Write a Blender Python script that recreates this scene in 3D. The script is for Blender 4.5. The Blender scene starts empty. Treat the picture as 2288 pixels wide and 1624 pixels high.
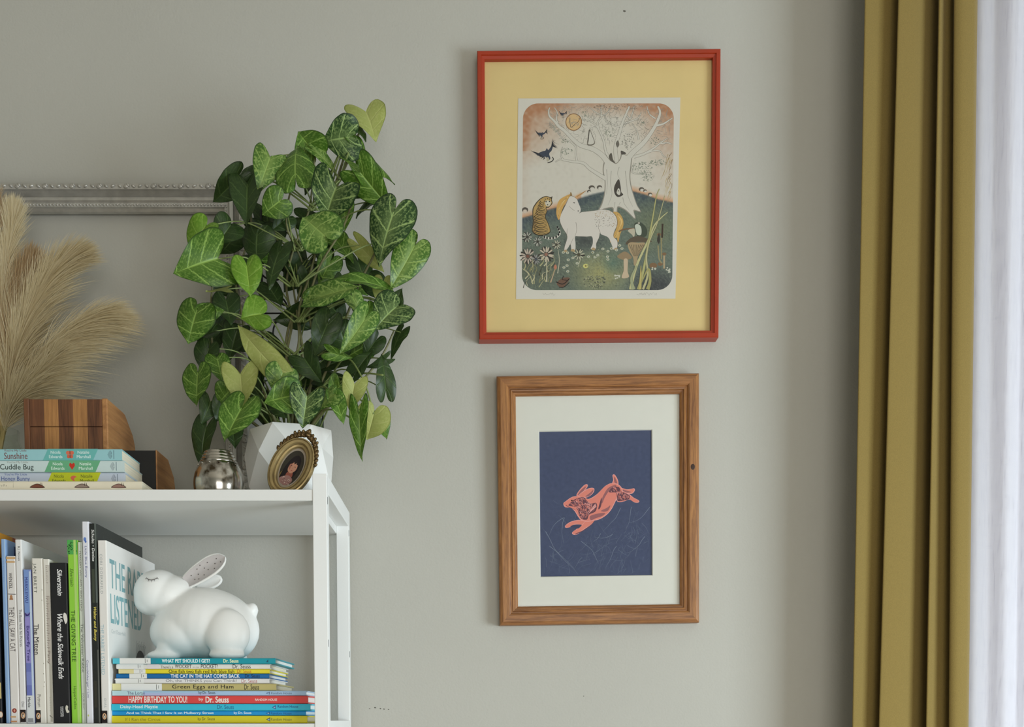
import bpy, bmesh, math, random
from mathutils import Vector, Matrix, Euler
random.seed(7)
SC = bpy.context.scene
COL = SC.collection
R = math.radians

# ------------------------------------------------------------------ camera
# pixel model of the photograph (2288 x 1624)
FPX, PITCH, CXP, CYP = 2460.0, R(3.94), 1050.0, 1774.0
EYE = Vector((0.0, 0.0, 1.5))
cam_d = bpy.data.cameras.new('camera')
cam = bpy.data.objects.new('camera', cam_d)
COL.objects.link(cam)
cam.location = EYE
cam.rotation_euler = (math.pi / 2 - PITCH, 0, 0)
cam_d.sensor_fit = 'HORIZONTAL'
cam_d.sensor_width = 36.0
cam_d.lens = 36.0 * FPX / 2288.0
cam_d.shift_x = (1144.0 - CXP) / 2288.0
cam_d.shift_y = (CYP - 812.0) / 2288.0
cam_d.clip_start = 0.05
SC.camera = cam

# ------------------------------------------------------------------ world, light, exposure
wd = bpy.data.worlds.new('overcast_sky')
SC.world = wd
wd.use_nodes = True
bg = wd.node_tree.nodes['Background']
bg.inputs[0].default_value = (0.86, 0.90, 1.0, 1)
bg.inputs[1].default_value = 1.5

def area(name, loc, rot, sx, sy, power, col):
    l = bpy.data.lights.new(name, 'AREA')
    l.shape = 'RECTANGLE'; l.size = sx; l.size_y = sy; l.energy = power; l.color = col
    o = bpy.data.objects.new(name, l); COL.objects.link(o)
    o.location = loc; o.rotation_euler = rot
    return o
# daylight by the right-wall window; lamp behind the camera is added as frontal fill
area('daylight_right_window', (2.46, 0.20, 1.22), (0, R(90), 0), 1.3, 1.3, 77, (0.82, 0.94, 1.0))
area('rear_fill_light', (0.75, -2.56, 1.45), (R(90), 0, 0), 1.9, 1.4, 34, (1.0, 0.94, 0.84))

vs = SC.view_settings
vs.view_transform = 'Standard'
try: vs.look = 'None'
except Exception: pass
vs.gamma = 1.0
vs.use_curve_mapping = False
vs.exposure = 0.0
SC.display_settings.display_device = 'sRGB'
SC.cycles.use_denoising = True
SC.cycles.max_bounces = 10
SC.cycles.diffuse_bounces = 5
SC.cycles.transparent_max_bounces = 12
SC.cycles.caustics_reflective = False
SC.cycles.caustics_refractive = False
SC.cycles.sample_clamp_indirect = 6.0

# ------------------------------------------------------------------ helpers
def W(px, py, Y):
    """Point at depth Y (metres in front of the eye) on the sight line of a photograph pixel."""
    d = Vector((0, math.cos(PITCH), -math.sin(PITCH))) + Vector((1, 0, 0)) * ((px - CXP) / FPX) \
        + Vector((0, math.sin(PITCH), math.cos(PITCH))) * ((CYP - py) / FPX)
    return EYE + d * (Y / d.y)

def lin(c):
    out = []
    for v in c[:3]:
        v = max(0.0, min(255.0, v)) / 255.0
        out.append(v / 12.92 if v <= 0.04045 else ((v + 0.055) / 1.055) ** 2.4)
    return (out[0], out[1], out[2], 1.0)

def new_mat(name):
    m = bpy.data.materials.new(name)
    m.use_nodes = True
    nt = m.node_tree
    return m, nt, nt.nodes['Principled BSDF']

def N(nt, kind, **kw):
    n = nt.nodes.new(kind)
    for k, v in kw.items():
        setattr(n, k, v)
    return n

def mat(name, col, rough=0.5, metal=0.0, spec=0.5, var=0.0, scale=40.0, bump=0.0, bscale=200.0, stretch=None, coat=0.0):
    """Principled material with optional colour mottling and fine bump, all procedural."""
    m, nt, b = new_mat(name)
    c = lin(col)
    b.inputs['Roughness'].default_value = rough
    b.inputs['Metallic'].default_value = metal
    b.inputs['Specular IOR Level'].default_value = spec
    b.inputs['Coat Weight'].default_value = coat
    tc = N(nt, 'ShaderNodeTexCoord')
    src = tc.outputs['Object']
    if stretch:
        mp = N(nt, 'ShaderNodeMapping'); mp.inputs['Scale'].default_value = stretch
        nt.links.new(src, mp.inputs['Vector']); src = mp.outputs['Vector']
    if var > 0:
        nz = N(nt, 'ShaderNodeTexNoise'); nz.inputs['Scale'].default_value = scale; nz.inputs['Detail'].default_value = 6
        nt.links.new(src, nz.inputs['Vector'])
        cr = N(nt, 'ShaderNodeValToRGB')
        cr.color_ramp.elements[0].position = 0.3; cr.color_ramp.elements[1].position = 0.7
        cr.color_ramp.elements[0].color = tuple(x * (1 - var) for x in c[:3]) + (1,)
        cr.color_ramp.elements[1].color = tuple(min(1, x * (1 + var)) for x in c[:3]) + (1,)
        nt.links.new(nz.outputs['Fac'], cr.inputs['Fac'])
        nt.links.new(cr.outputs['Color'], b.inputs['Base Color'])
    else:
        b.inputs['Base Color'].default_value = c
    if bump > 0:
        nb = N(nt, 'ShaderNodeTexNoise'); nb.inputs['Scale'].default_value = bscale; nb.inputs['Detail'].default_value = 4
        nt.links.new(src, nb.inputs['Vector'])
        bp = N(nt, 'ShaderNodeBump'); bp.inputs['Strength'].default_value = bump; bp.inputs['Distance'].default_value = 0.002
        nt.links.new(nb.outputs['Fac'], bp.inputs['Height'])
        nt.links.new(bp.outputs['Normal'], b.inputs['Normal'])
    return m

def wood(name, light, dark, axis='X', freq=90.0, rough=0.42, knots=False):
    m, nt, b = new_mat(name)
    tc = N(nt, 'ShaderNodeTexCoord')
    mp = N(nt, 'ShaderNodeMapping')
    s = {'X': (0.06, 1, 1), 'Y': (1, 0.06, 1), 'Z': (1, 1, 0.06)}[axis]
    mp.inputs['Scale'].default_value = tuple(v * freq for v in s)
    nt.links.new(tc.outputs['Object'], mp.inputs['Vector'])
    n1 = N(nt, 'ShaderNodeTexNoise'); n1.inputs['Scale'].default_value = 1.0; n1.inputs['Detail'].default_value = 8; n1.inputs['Distortion'].default_value = 0.6
    n2 = N(nt, 'ShaderNodeTexNoise'); n2.inputs['Scale'].default_value = 5.0; n2.inputs['Detail'].default_value = 4
    nt.links.new(mp.outputs['Vector'], n1.inputs['Vector']); nt.links.new(mp.outputs['Vector'], n2.inputs['Vector'])
    mx = N(nt, 'ShaderNodeMath', operation='MULTIPLY_ADD'); mx.inputs[1].default_value = 0.45
    nt.links.new(n2.outputs['Fac'], mx.inputs[0]); nt.links.new(n1.outputs['Fac'], mx.inputs[2])
    cr = N(nt, 'ShaderNodeValToRGB')
    cr.color_ramp.elements[0].position = 0.5; cr.color_ramp.elements[0].color = lin(dark)
    cr.color_ramp.elements[1].position = 0.92; cr.color_ramp.elements[1].color = lin(light)
    nt.links.new(mx.outputs[0], cr.inputs['Fac'])
    nt.links.new(cr.outputs['Color'], b.inputs['Base Color'])
    bp = N(nt, 'ShaderNodeBump'); bp.inputs['Strength'].default_value = 0.25; bp.inputs['Distance'].default_value = 0.0006
    nt.links.new(mx.outputs[0], bp.inputs['Height']); nt.links.new(bp.outputs['Normal'], b.inputs['Normal'])
    b.inputs['Roughness'].default_value = rough
    return m

def print_mat(name, rough, spec=0.4):
    m, nt, b = new_mat(name)
    a = N(nt, 'ShaderNodeAttribute'); a.attribute_name = 'ink'
    nt.links.new(a.outputs['Color'], b.inputs['Base Color'])
    b.inputs['Roughness'].default_value = rough; b.inputs['Specular IOR Level'].default_value = spec
    return m
INK_MATTE = print_mat('printed_paper', 0.75, 0.2)
INK_GLOSS = print_mat('printed_cover', 0.38, 0.4)

def link(name, me, m=None, parent=None, smooth=False):
    o = bpy.data.objects.new(name, me)
    COL.objects.link(o)
    if m is not None and len(me.materials) == 0:
        me.materials.append(m)
    if parent is not None:
        o.parent = parent
    if smooth:
        for p in me.polygons: p.use_smooth = True
    return o

def tag(o, label=None, cat=None, group=None, kind=None):
    if label: o['label'] = label
    if cat: o['category'] = cat
    if group: o['group'] = group
    if kind: o['kind'] = kind
    return o

def thing(name, label, cat, loc=(0, 0, 0), rot=(0, 0, 0), group=None):
    o = bpy.data.objects.new(name, None)
    o.empty_display_size = 0.02
    COL.objects.link(o)
    o.location = loc; o.rotation_euler = rot
    return tag(o, label, cat, group)

class MB:
    def __init__(s): s.v = []; s.f = []
    def box(s, x0, x1, y0, y1, z0, z1):
        n = len(s.v)
        s.v += [(x0, y0, z0), (x1, y0, z0), (x1, y1, z0), (x0, y1, z0), (x0, y0, z1), (x1, y0, z1), (x1, y1, z1), (x0, y1, z1)]
        s.f += [tuple(n + i for i in q) for q in ((0, 3, 2, 1), (4, 5, 6, 7), (0, 1, 5, 4), (1, 2, 6, 5), (2, 3, 7, 6), (3, 0, 4, 7))]
        return s
    def prism(s, pts, a0, a1, axis='z'):
        """Extrude a 2-D outline (ccw) between a0 and a1 along an axis: pts are xy / xz (y) / yz (x)."""
        n = len(s.v); k = len(pts)
        def mk(p, a):
            return {'z': (p[0], p[1], a), 'y': (p[0], a, p[1]), 'x': (a, p[0], p[1])}[axis]
        s.v += [mk(p, a0) for p in pts] + [mk(p, a1) for p in pts]
        s.f.append(tuple(n + i for i in range(k))[::-1]); s.f.append(tuple(n + k + i for i in range(k)))
        for i in range(k):
            j = (i + 1) % k
            s.f.append((n + i, n + j, n + k + j, n + k + i))
        return s
    def tube(s, pts, r, sides=6, r1=None):
        pts = [Vector(p) for p in pts]; n0 = len(s.v); m = len(pts)
        up = Vector((0, 0, 1)); prev = None
        for i, p in enumerate(pts):
            t = (pts[min(i + 1, m - 1)] - pts[max(i - 1, 0)])
            t = t.normalized() if t.length > 1e-9 else Vector((0, 0, 1))
            if prev is None:
                a = t.orthogonal().normalized()
            else:
                a = (prev - t * prev.dot(t)); a = a.normalized() if a.length > 1e-6 else t.orthogonal().normalized()
            prev = a; b = t.cross(a)
            rr = r if r1 is None else r + (r1 - r) * i / max(1, m - 1)
            for k in range(sides):
                an = 2 * math.pi * k / sides
                s.v.append(tuple(p + a * (math.cos(an) * rr) + b * (math.sin(an) * rr)))
        for i in range(m - 1):
            for k in range(sides):
                k2 = (k + 1) % sides
                s.f.append((n0 + i * sides + k, n0 + i * sides + k2, n0 + (i + 1) * sides + k2, n0 + (i + 1) * sides + k))
        s.f.append(tuple(n0 + k for k in range(sides))[::-1])
        s.f.append(tuple(n0 + (m - 1) * sides + k for k in range(sides)))
        return s
    def lathe(s, prof, n=48, c=(0, 0, 0), close=False):
        n0 = len(s.v)
        for r, z in prof:
            for k in range(n):
                a = 2 * math.pi * k / n
                s.v.append((c[0] + r * math.cos(a), c[1] + r * math.sin(a), c[2] + z))
        for i in range(len(prof) - 1):
            for k in range(n):
                k2 = (k + 1) % n
                s.f.append((n0 + i * n + k, n0 + i * n + k2, n0 + (i + 1) * n + k2, n0 + (i + 1) * n + k))
        return s
    def ball(s, c, r, seg=10, ring=7, rot=None):
        """Ellipsoid with radii r=(rx,ry,rz)."""
        n0 = len(s.v); c = Vector(c); M = rot if rot is not None else Matrix.Identity(3)
        for i in range(1, ring):
            th = math.pi * i / ring
            for k in range(seg):
                ph = 2 * math.pi * k / seg
                s.v.append(tuple(c + M @ Vector((r[0] * math.sin(th) * math.cos(ph), r[1] * math.sin(th) * math.sin(ph), r[2] * math.cos(th)))))
        top = len(s.v); s.v.append(tuple(c + M @ Vector((0, 0, r[2])))); bot = len(s.v); s.v.append(tuple(c + M @ Vector((0, 0, -r[2]))))
        for i in range(ring - 2):
            for k in range(seg):
                k2 = (k + 1) % seg
                s.f.append((n0 + i * seg + k, n0 + (i + 1) * seg + k, n0 + (i + 1) * seg + k2, n0 + i * seg + k2))
        for k in range(seg):
            k2 = (k + 1) % seg
            s.f.append((top, n0 + k, n0 + k2)); s.f.append((bot, n0 + (ring - 2) * seg + k2, n0 + (ring - 2) * seg + k))
        return s
    def build(s, name, m, parent=None, smooth=False, bevel=0.0):
        me = bpy.data.meshes.new(name)
        me.from_pydata(s.v, [], s.f); me.validate(); me.update()
        o = link(name, me, m, parent, smooth)
        if bevel > 0:
            bv = o.modifiers.new('soft_edges', 'BEVEL'); bv.width = bevel; bv.segments = 2; bv.limit_method = 'ANGLE'; bv.angle_limit = R(40)
        return o

def crom(pts, n=8, closed=False):
    """Catmull-Rom through points of any dimension."""
    P = [Vector(p) for p in pts]; out = []; m = len(P)
    rng = range(m) if closed else range(m - 1)
    for i in rng:
        if closed: a, b, c, d = P[(i - 1) % m], P[i], P[(i + 1) % m], P[(i + 2) % m]
        else: a, b, c, d = P[max(i - 1, 0)], P[i], P[i + 1], P[min(i + 2, m - 1)]
        for k in range(n):
            t = k / n
            out.append(0.5 * ((2 * b) + (c - a) * t + (2 * a - 5 * b + 4 * c - d) * t * t + (3 * b - a - 3 * c + d) * t ** 3))
    if not closed: out.append(P[-1].copy())
    return out

_TXT = {}
def text_mesh(s, bold, space):
    key = (s, bold, space)
    if key in _TXT: return _TXT[key]
    cu = bpy.data.curves.new('lettering', 'FONT')
    cu.body = s; cu.size = 1.0; cu.resolution_u = 3; cu.space_character = space; cu.fill_mode = 'FRONT'
    ob = bpy.data.objects.new('lettering', cu)
    me = ob.to_mesh()
    vv = [(v.co.x, v.co.y) for v in me.vertices]; ff = [tuple(p.vertices) for p in me.polygons]
    if bold > 0:        # heavier strokes: the same letters printed again a little aside
        v0, f0 = vv, ff; vv, ff = [], []
        for dx, dy in ((-bold, -bold * 0.6), (bold, bold * 0.6), (-bold, bold * 0.6), (bold, -bold * 0.6)):
            n = len(vv); vv += [(x + dx, y + dy) for x, y in v0]; ff += [tuple(n + i for i in q) for q in f0]
    ob.to_mesh_clear()
    bpy.data.objects.remove(ob); bpy.data.curves.remove(cu)
    _TXT[key] = (vv, ff)
    return _TXT[key]

class Decal:
    """Flat print: coloured shapes on a plane of the thing they are printed on; a shape lies one hair above those it overlaps."""
    def __init__(s, o, U, V, scale=1.0, eps=8e-6, kv=None):
        s.o = Vector(o); s.U = Vector(U).normalized(); s.V = Vector(V).normalized(); s.n = s.U.cross(s.V)
        s.k = scale; s.kv = scale if kv is None else kv; s.eps = eps; s.v = []; s.f = []; s.c = []; s.bb = []; s.layer = 0
    def lay(s, pts):
        x0 = min(p[0] for p in pts); x1 = max(p[0] for p in pts); y0 = min(p[1] for p in pts); y1 = max(p[1] for p in pts)
        l = 0
        for (a, b, c, d, q) in s.bb:
            if q > l and a <= x1 and b >= x0 and c <= y1 and d >= y0: l = q
        s.bb.append((x0, x1, y0, y1, l + 1))
        return l + 1
    def _p(s, p, lay):
        return tuple(s.o + s.U * (p[0] * s.k) + s.V * (p[1] * s.kv) + s.n * (s.eps * lay))
    def poly(s, pts, col, keep=False):
        lay = s.lay(pts)
        n = len(s.v); s.v += [s._p(p, lay) for p in pts]
        a = 0.0
        for i in range(len(pts)):
            x0, y0 = pts[i][0], pts[i][1]; x1, y1 = pts[(i + 1) % len(pts)][0], pts[(i + 1) % len(pts)][1]
            a += x0 * y1 - x1 * y0
        idx = tuple(range(n, n + len(pts)))
        s.f.append(idx if a > 0 else idx[::-1]); s.c.append(lin(col))
        return s
    def rect(s, x0, y0, x1, y1, col, keep=False):
        return s.poly([(x0, y0), (x1, y0), (x1, y1), (x0, y1)], col, keep)
    def ell(s, cx, cy, rx, ry, col, n=20, rot=0.0, keep=False):
        c, d = math.cos(rot), math.sin(rot); pts = []
        for i in range(n):
            a = 2 * math.pi * i / n; x, y = rx * math.cos(a), ry * math.sin(a)
            pts.append((cx + x * c - y * d, cy + x * d + y * c))
        return s.poly(pts, col, keep)
    def blob(s, pts, col, n=6, keep=False):
        return s.poly([tuple(p) for p in crom([(p[0], p[1], 0) for p in pts], n, True)], col, keep)
    def stroke(s, pts, w, col, w1=None, smooth=4, keep=False):
        P = crom([(p[0], p[1], 0) for p in pts], smooth) if smooth and len(pts) > 2 else [Vector((p[0], p[1], 0)) for p in pts]
        L, Rr = [], []; m = len(P)
        for i, p in enumerate(P):
            t = P[min(i + 1, m - 1)] - P[max(i - 1, 0)]
            t = t.normalized() if t.length > 1e-9 else Vector((1, 0, 0))
            nn = Vector((-t.y, t.x, 0)); ww = (w if w1 is None else w + (w1 - w) * i / max(1, m - 1)) * 0.5
            L.append(p + nn * ww); Rr.append(p - nn * ww)
        n = len(s.v); lay = s.lay(L + Rr)
        for a, b in zip(L, Rr):
            s.v.append(s._p(a, lay)); s.v.append(s._p(b, lay))
        c = lin(col)
        for i in range(m - 1):
            s.f.append((n + 2 * i + 1, n + 2 * i + 3, n + 2 * i + 2, n + 2 * i)); s.c.append(c)
        return s
    def text(s, t, x0, y0, x1, y1, col, bold=0.0, shear=0.0, space=1.0):
        """Lettering fitted into the rectangle."""
        vv, ff = text_mesh(t, bold, space)
        if not vv: return s
        ax = min(p[0] for p in vv); bx = max(p[0] for p in vv); ay = min(p[1] for p in vv); by = max(p[1] for p in vv)
        c = lin(col); lay = s.lay([(x0, y0), (x1, y1)])
        q2 = []
        for x, y in vv:
            fx = (x - ax) / max(1e-6, bx - ax); fy = (y - ay) / max(1e-6, by - ay)
            q2.append((x0 + (x1 - x0) * fx + shear * (fy - 0.5) * (y1 - y0), y0 + (y1 - y0) * fy))
        nf = max(1, len(ff) // (4 if bold > 0 else 1))
        for i, q in enumerate(ff):
            n = len(s.v); s.v += [s._p(q2[j], lay + 0.22 * (i // nf)) for j in q]
            s.f.append(tuple(range(n, n + len(q)))); s.c.append(c)
        return s
    def scribble(s, x0, y0, x1, y1, col, n=8):
        """Small print too faint to read in the photograph: letter-like strokes without letters."""
        h = y1 - y0; st = (x1 - x0) / n
        for i in range(n):
            x = x0 + st * (i + 0.2)
            s.stroke([(x, y0), (x + st * 0.1, y0 + h * (0.6 if i % 3 else 1.0))], abs(h) * 0.14, col, smooth=0)
            if i % 2: s.stroke([(x, y0 + h * 0.5), (x + st * 0.5, y0 + h * 0.55)], abs(h) * 0.12, col, smooth=0)
        return s
    def build(s, name, parent=None, m=None):
        me = bpy.data.meshes.new(name)
        me.from_pydata(s.v, [], s.f)
        at = me.color_attributes.new('ink', 'FLOAT_COLOR', 'CORNER')
        for p, c in zip(me.polygons, s.c):
            for li in p.loop_indices: at.data[li].color = c
        me.update()
        o = link(name, me, m or INK_MATTE, parent)
        if len(s.f) > 40: o['kind'] = 'stuff'     # lettering and marks too small to pick apart
        return o

# ------------------------------------------------------------------ materials
M = {}
M['wall'] = mat('greige_wall_paint', (184, 183, 175), 0.85, spec=0.2, var=0.02, scale=3, bump=0.22, bscale=260)
M['white_paint'] = mat('white_paint', (225, 225, 222), 0.7, spec=0.2, bump=0.05)
M['floor'] = wood('oak_floor', (204, 190, 172), (182, 166, 146), 'Y', 20)
M['metal_white'] = mat('white_powder_coat', (232, 234, 233), 0.38, spec=0.4, bump=0.03, bscale=900)
M['shelf_white'] = mat('white_shelf_board', (228, 229, 227), 0.45, spec=0.35)
M['slot'] = mat('dark_slot', (30, 30, 30), 0.8)
M['pages'] = mat('book_pages', (224, 217, 196), 0.9, spec=0.1, var=0.10, scale=1.0, stretch=(900, 4, 4))
M['pages_white'] = mat('white_book_pages', (228, 228, 222), 0.9, spec=0.1, var=0.10, scale=1.0, stretch=(900, 4, 4))
M['ceramic'] = mat('white_glazed_ceramic', (236, 237, 235), 0.16, spec=0.55, coat=0.3)
M['satin_ceramic'] = mat('white_satin_ceramic', (243, 244, 242), 0.36, spec=0.4)
M['soil'] = mat('potting_soil', (58, 44, 33), 0.95, var=0.5, scale=120, bump=0.8, bscale=150)
M['wire'] = mat('black_trellis_wire', (22, 23, 22), 0.5)
def glass_mat(name, tint=(1, 1, 1, 1), rough=0.02, ior=1.45):
    m = bpy.data.materials.new(name); m.use_nodes = True; nt = m.node_tree; nt.nodes.clear()
    out = N(nt, 'ShaderNodeOutputMaterial'); mx = N(nt, 'ShaderNodeMixShader'); tr = N(nt, 'ShaderNodeBsdfTransparent'); gl = N(nt, 'ShaderNodeBsdfGlossy')
    tr.inputs[0].default_value = tint; gl.inputs['Roughness'].default_value = rough
    lw = N(nt, 'ShaderNodeLayerWeight'); lw.inputs[0].default_value = 0.5
    pw = N(nt, 'ShaderNodeMath', operation='POWER'); pw.inputs[1].default_value = 4.0; nt.links.new(lw.outputs['Facing'], pw.inputs[0])
    fr = N(nt, 'ShaderNodeMath', operation='MULTIPLY_ADD'); fr.inputs[1].default_value = 0.7; fr.inputs[2].default_value = (ior - 1) ** 2 / (ior + 1) ** 2 * 0.3
    nt.links.new(pw.outputs[0], fr.inputs[0])
    nt.links.new(fr.outputs[0], mx.inputs[0]); nt.links.new(tr.outputs[0], mx.inputs[1]); nt.links.new(gl.outputs[0], mx.inputs[2])
    nt.links.new(mx.outputs[0], out.inputs[0])
    return m
M['pane'] = glass_mat('picture_glass', (0.985, 0.99, 0.985, 1), 0.05)
M['window_glass'] = glass_mat('window_glass', (0.97, 0.99, 0.98, 1), 0.01)
M['vase_glass'] = glass_mat('vase_glass', (0.93, 0.95, 0.93, 1), 0.02, 1.5)

# ------------------------------------------------------------------ the room
WALL = 1.93; FRONT = 1.60
XL, XR, YB, ZC = -2.6, 2.4, -2.5, 3.0
WX0, WX1, WZ0, WZ1 = W(2219, 900, WALL).x, 2.12, 0.85, 2.86
def struct(name, mb, m, parent=None, smooth=False, bevel=0):
    o = mb.build(name, m, parent, smooth, bevel); o['kind'] = 'structure'; return o
struct('floor', MB().box(XL - 0.1, XR + 0.1, YB - 0.1, WALL + 0.12, -0.05, 0), M['floor'])
struct('ceiling', MB().box(XL - 0.1, XR + 0.1, YB - 0.1, WALL + 0.12, ZC, ZC + 0.05), mat('ceiling_paint', (204, 200, 190), 0.85, spec=0.2))
wb = MB()
wb.box(XL, WX0, WALL, WALL + 0.12, 0, ZC); wb.box(WX1, XR, WALL, WALL + 0.12, 0, ZC)
wb.box(WX0, WX1, WALL, WALL + 0.12, 0, WZ0); wb.box(WX0, WX1, WALL, WALL + 0.12, WZ1, ZC)
wall_back = struct('wall_back', wb, M['wall'])
struct('wall_left', MB().box(XL - 0.1, XL, YB, WALL + 0.12, 0, ZC), M['wall'])
wr = MB()
wr.box(XR, XR + 0.1, YB, -0.50, 0, ZC); wr.box(XR, XR + 0.1, 0.90, WALL + 0.12, 0, ZC)
wr.box(XR, XR + 0.1, -0.50, 0.90, 0, 0.55); wr.box(XR, XR + 0.1, -0.50, 0.90, 1.90, ZC)
struct('wall_right', wr, M['wall'])
wf = MB()
wf.box(XL, -0.22, YB - 0.1, YB, 0, ZC); wf.box(1.72, XR, YB - 0.1, YB, 0, ZC)
wf.box(-0.22, 1.72, YB - 0.1, YB, 0, 0.73); wf.box(-0.22, 1.72, YB - 0.1, YB, 2.17, ZC)
struct('wall_front', wf, M['wall'])
# window in the picture wall, behind the sheer
wn = thing('window_1', None, None, (WX0, WALL, WZ0)); wn['kind'] = 'structure'
fw = MB(); a, h = WX1 - WX0, WZ1 - WZ0
for q in ((0, 0.05, 0, h), (a - 0.05, a, 0, h), (0.05, a - 0.05, 0, 0.05), (0.05, a - 0.05, h - 0.05, h), (a / 2 - 0.025, a / 2 + 0.025, 0.05, h - 0.05)):
    fw.box(q[0], q[1], 0.06, 0.10, q[2], q[3])
fw.build('window_frame', M['white_paint'], wn)
MB().box(0.05, a / 2 - 0.025, 0.078, 0.082, 0.05, h - 0.05).build('pane', M['window_glass'], wn)
MB().box(a / 2 + 0.025, a - 0.05, 0.078, 0.082, 0.05, h - 0.05).build('pane', M['window_glass'], wn)
# small scuffs and filled nail holes on the wall
sd = Decal((0, WALL, 0), (1, 0, 0), (0, 0, 1), eps=6e-5)
for px, py, r in ((1395, 25, 2.6), (838, 1581, 2.0), (850, 1583, 1.6), (858, 1584, 1.8), (868, 1585, 1.4), (826, 1583, 1.2), (1304, 1555, 1.2)):
    p = W(px, py, WALL); k = 0.00078
    sd.blob([(p.x + k * r * 1.3, p.z), (p.x, p.z + k * r * 0.8), (p.x - k * r * 1.2, p.z + k * r * 0.2), (p.x, p.z - k * r * 0.7)], (95, 92, 84))
sd.build('wall_scuff', wall_back)

# ------------------------------------------------------------------ curtains
def fabric(name, col, var=0.05):
    m, nt, b = new_mat(name)
    tc = N(nt, 'ShaderNodeTexCoord')
    mp = N(nt, 'ShaderNodeMapping'); mp.inputs['Scale'].default_value = (900, 900, 700)
    nt.links.new(tc.outputs['Object'], mp.inputs['Vector'])
    nz = N(nt, 'ShaderNodeTexNoise'); nz.inputs['Scale'].default_value = 1.0; nz.inputs['Detail'].default_value = 3
    nt.links.new(mp.outputs['Vector'], nz.inputs['Vector'])
    cr = N(nt, 'ShaderNodeValToRGB'); c = lin(col)
    cr.color_ramp.elements[0].color = tuple(x * (1 - var * 2) for x in c[:3]) + (1,); cr.color_ramp.elements[1].color = tuple(x * (1 + var * 2) for x in c[:3]) + (1,)
    cr.color_ramp.elements[0].position = 0.3; cr.color_ramp.elements[1].position = 0.7
    nt.links.new(nz.outputs['Fac'], cr.inputs['Fac']); nt.links.new(cr.outputs['Color'], b.inputs['Base Color'])
    b.inputs['Roughness'].default_value = 0.9; b.inputs['Specular IOR Level'].default_value = 0.1
    b.inputs['Sheen Weight'].default_value = 0.15
    bp = N(nt, 'ShaderNodeBump'); bp.inputs['Strength'].default_value = 0.3; bp.inputs['Distance'].default_value = 0.0008
    nt.links.new(nz.outputs['Fac'], bp.inputs['Height']); nt.links.new(bp.outputs['Normal'], b.inputs['Normal'])
    return m
M['curtain'] = fabric('mustard_curtain_cloth', (131, 112, 62))

def sheet(name, profile, z0, z1, m, parent, label=None, cat=None, rows=14, thick=0.0015):
    """Hanging cloth: profile rows are (px at photo top, px at photo bottom, depth)."""
    pr = crom(profile, 7)
    v = []; f = []; n = len(pr)
    zt, zb = W(1100, 0, 1.85).z, W(1100, 1624, 1.85).z
    for r in range(rows + 1):
        z = z1 + (z0 - z1) * r / rows
        for p in pr:
            xt, xb = W(p[0], 0, p[2]).x, W(p[1], 1624, p[2]).x
            t = (zt - z) / (zt - zb)
            v.append((xt + (xb - xt) * t, p[2], z))
    for r in range(rows):
        for i in range(n - 1):
            q = r * n + i
            f.append((q, q + n, q + n + 1, q + 1))
    me = bpy.data.meshes.new(name); me.from_pydata(v, [], f); me.update()
    o = link(name, me, m, parent, True)
    so = o.modifiers.new('cloth_thickness', 'SOLIDIFY'); so.thickness = thick; so.offset = 0
    return o
cur = thing('curtain', 'mustard yellow floor-length curtain hanging in deep folds beside the white sheer', 'curtain', (0, 0, 0))
prof = [(1936, 1908, 1.866), (1934, 1906, 1.850)]
noses = [(1933.5, 1905.5, 1.830), (2009, 1966, 1.824), (2098, 2070, 1.826), (2132, 2121, 1.818)]
for i in range(3):      # sharp nose, then the cloth runs back to the right behind the next nose
    (xt, xb, yf), (nt_, nb_, nf) = noses[i], noses[i + 1]
    yb_ = (1.858, 1.868, 1.850)[i]
    wt, wb_ = nt_ - xt, nb_ - xb
    prof += [(xt, xb, yf + 0.004), (xt + 2.5, xb + 2.5, yf), (xt + 0.42 * wt, xb + 0.42 * wb_, yf + 0.010), (xt + 0.78 * wt, xb + 0.78 * wb_, yf + 0.6 * (yb_ - yf)),
             (nt_ + 4, nb_ + 4, yb_ - 0.004), (nt_ + 6, nb_ + 6, yb_), (nt_ + 5, nb_ + 5, yb_ - 0.012), (nt_ + 1.5, nb_ + 1.5, nf + 0.016)]
prof += [(2132, 2121, 1.822), (2135, 2124, 1.818), (2150, 2136, 1.816), (2168, 2151, 1.820), (2179, 2160, 1.826), (2183, 2163, 1.84), (2180, 2161, 1.865), (2174, 2156, 1.888)]
sheet('cloth', prof, 0.02, 2.93, M['curtain'], cur)
# sheer
m = bpy.data.materials.new('white_linen_sheer'); m.use_nodes = True; nt = m.node_tree; nt.nodes.clear()
out = N(nt, 'ShaderNodeOutputMaterial'); tc = N(nt, 'ShaderNodeTexCoord')
def thread(sc, lo, hi):
    mp = N(nt, 'ShaderNodeMapping'); mp.inputs['Scale'].default_value = sc
    nt.links.new(tc.outputs['Object'], mp.inputs['Vector'])
    nz = N(nt, 'ShaderNodeTexNoise'); nz.inputs['Scale'].default_value = 1.0; nz.inputs['Detail'].default_value = 3
    nt.links.new(mp.outputs['Vector'], nz.inputs['Vector'])
    mr = N(nt, 'ShaderNodeMapRange'); mr.inputs['From Min'].default_value = lo; mr.inputs['From Max'].default_value = hi
    nt.links.new(nz.outputs['Fac'], mr.inputs['Value'])
    return mr.outputs[0]
t1 = thread((900, 20, 26), 0.55, 0.75); t2 = thread((40, 20, 1100), 0.56, 0.86)
mxn = N(nt, 'ShaderNodeMath', operation='MAXIMUM'); nt.links.new(t1, mxn.inputs[0]); nt.links.new(t2, mxn.inputs[1])
cmix = N(nt, 'ShaderNodeMix', data_type='RGBA'); cmix.inputs[6].default_value = lin((240, 239, 244)); cmix.inputs[7].default_value = lin((216, 215, 223))
nt.links.new(mxn.outputs[0], cmix.inputs[0])
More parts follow.
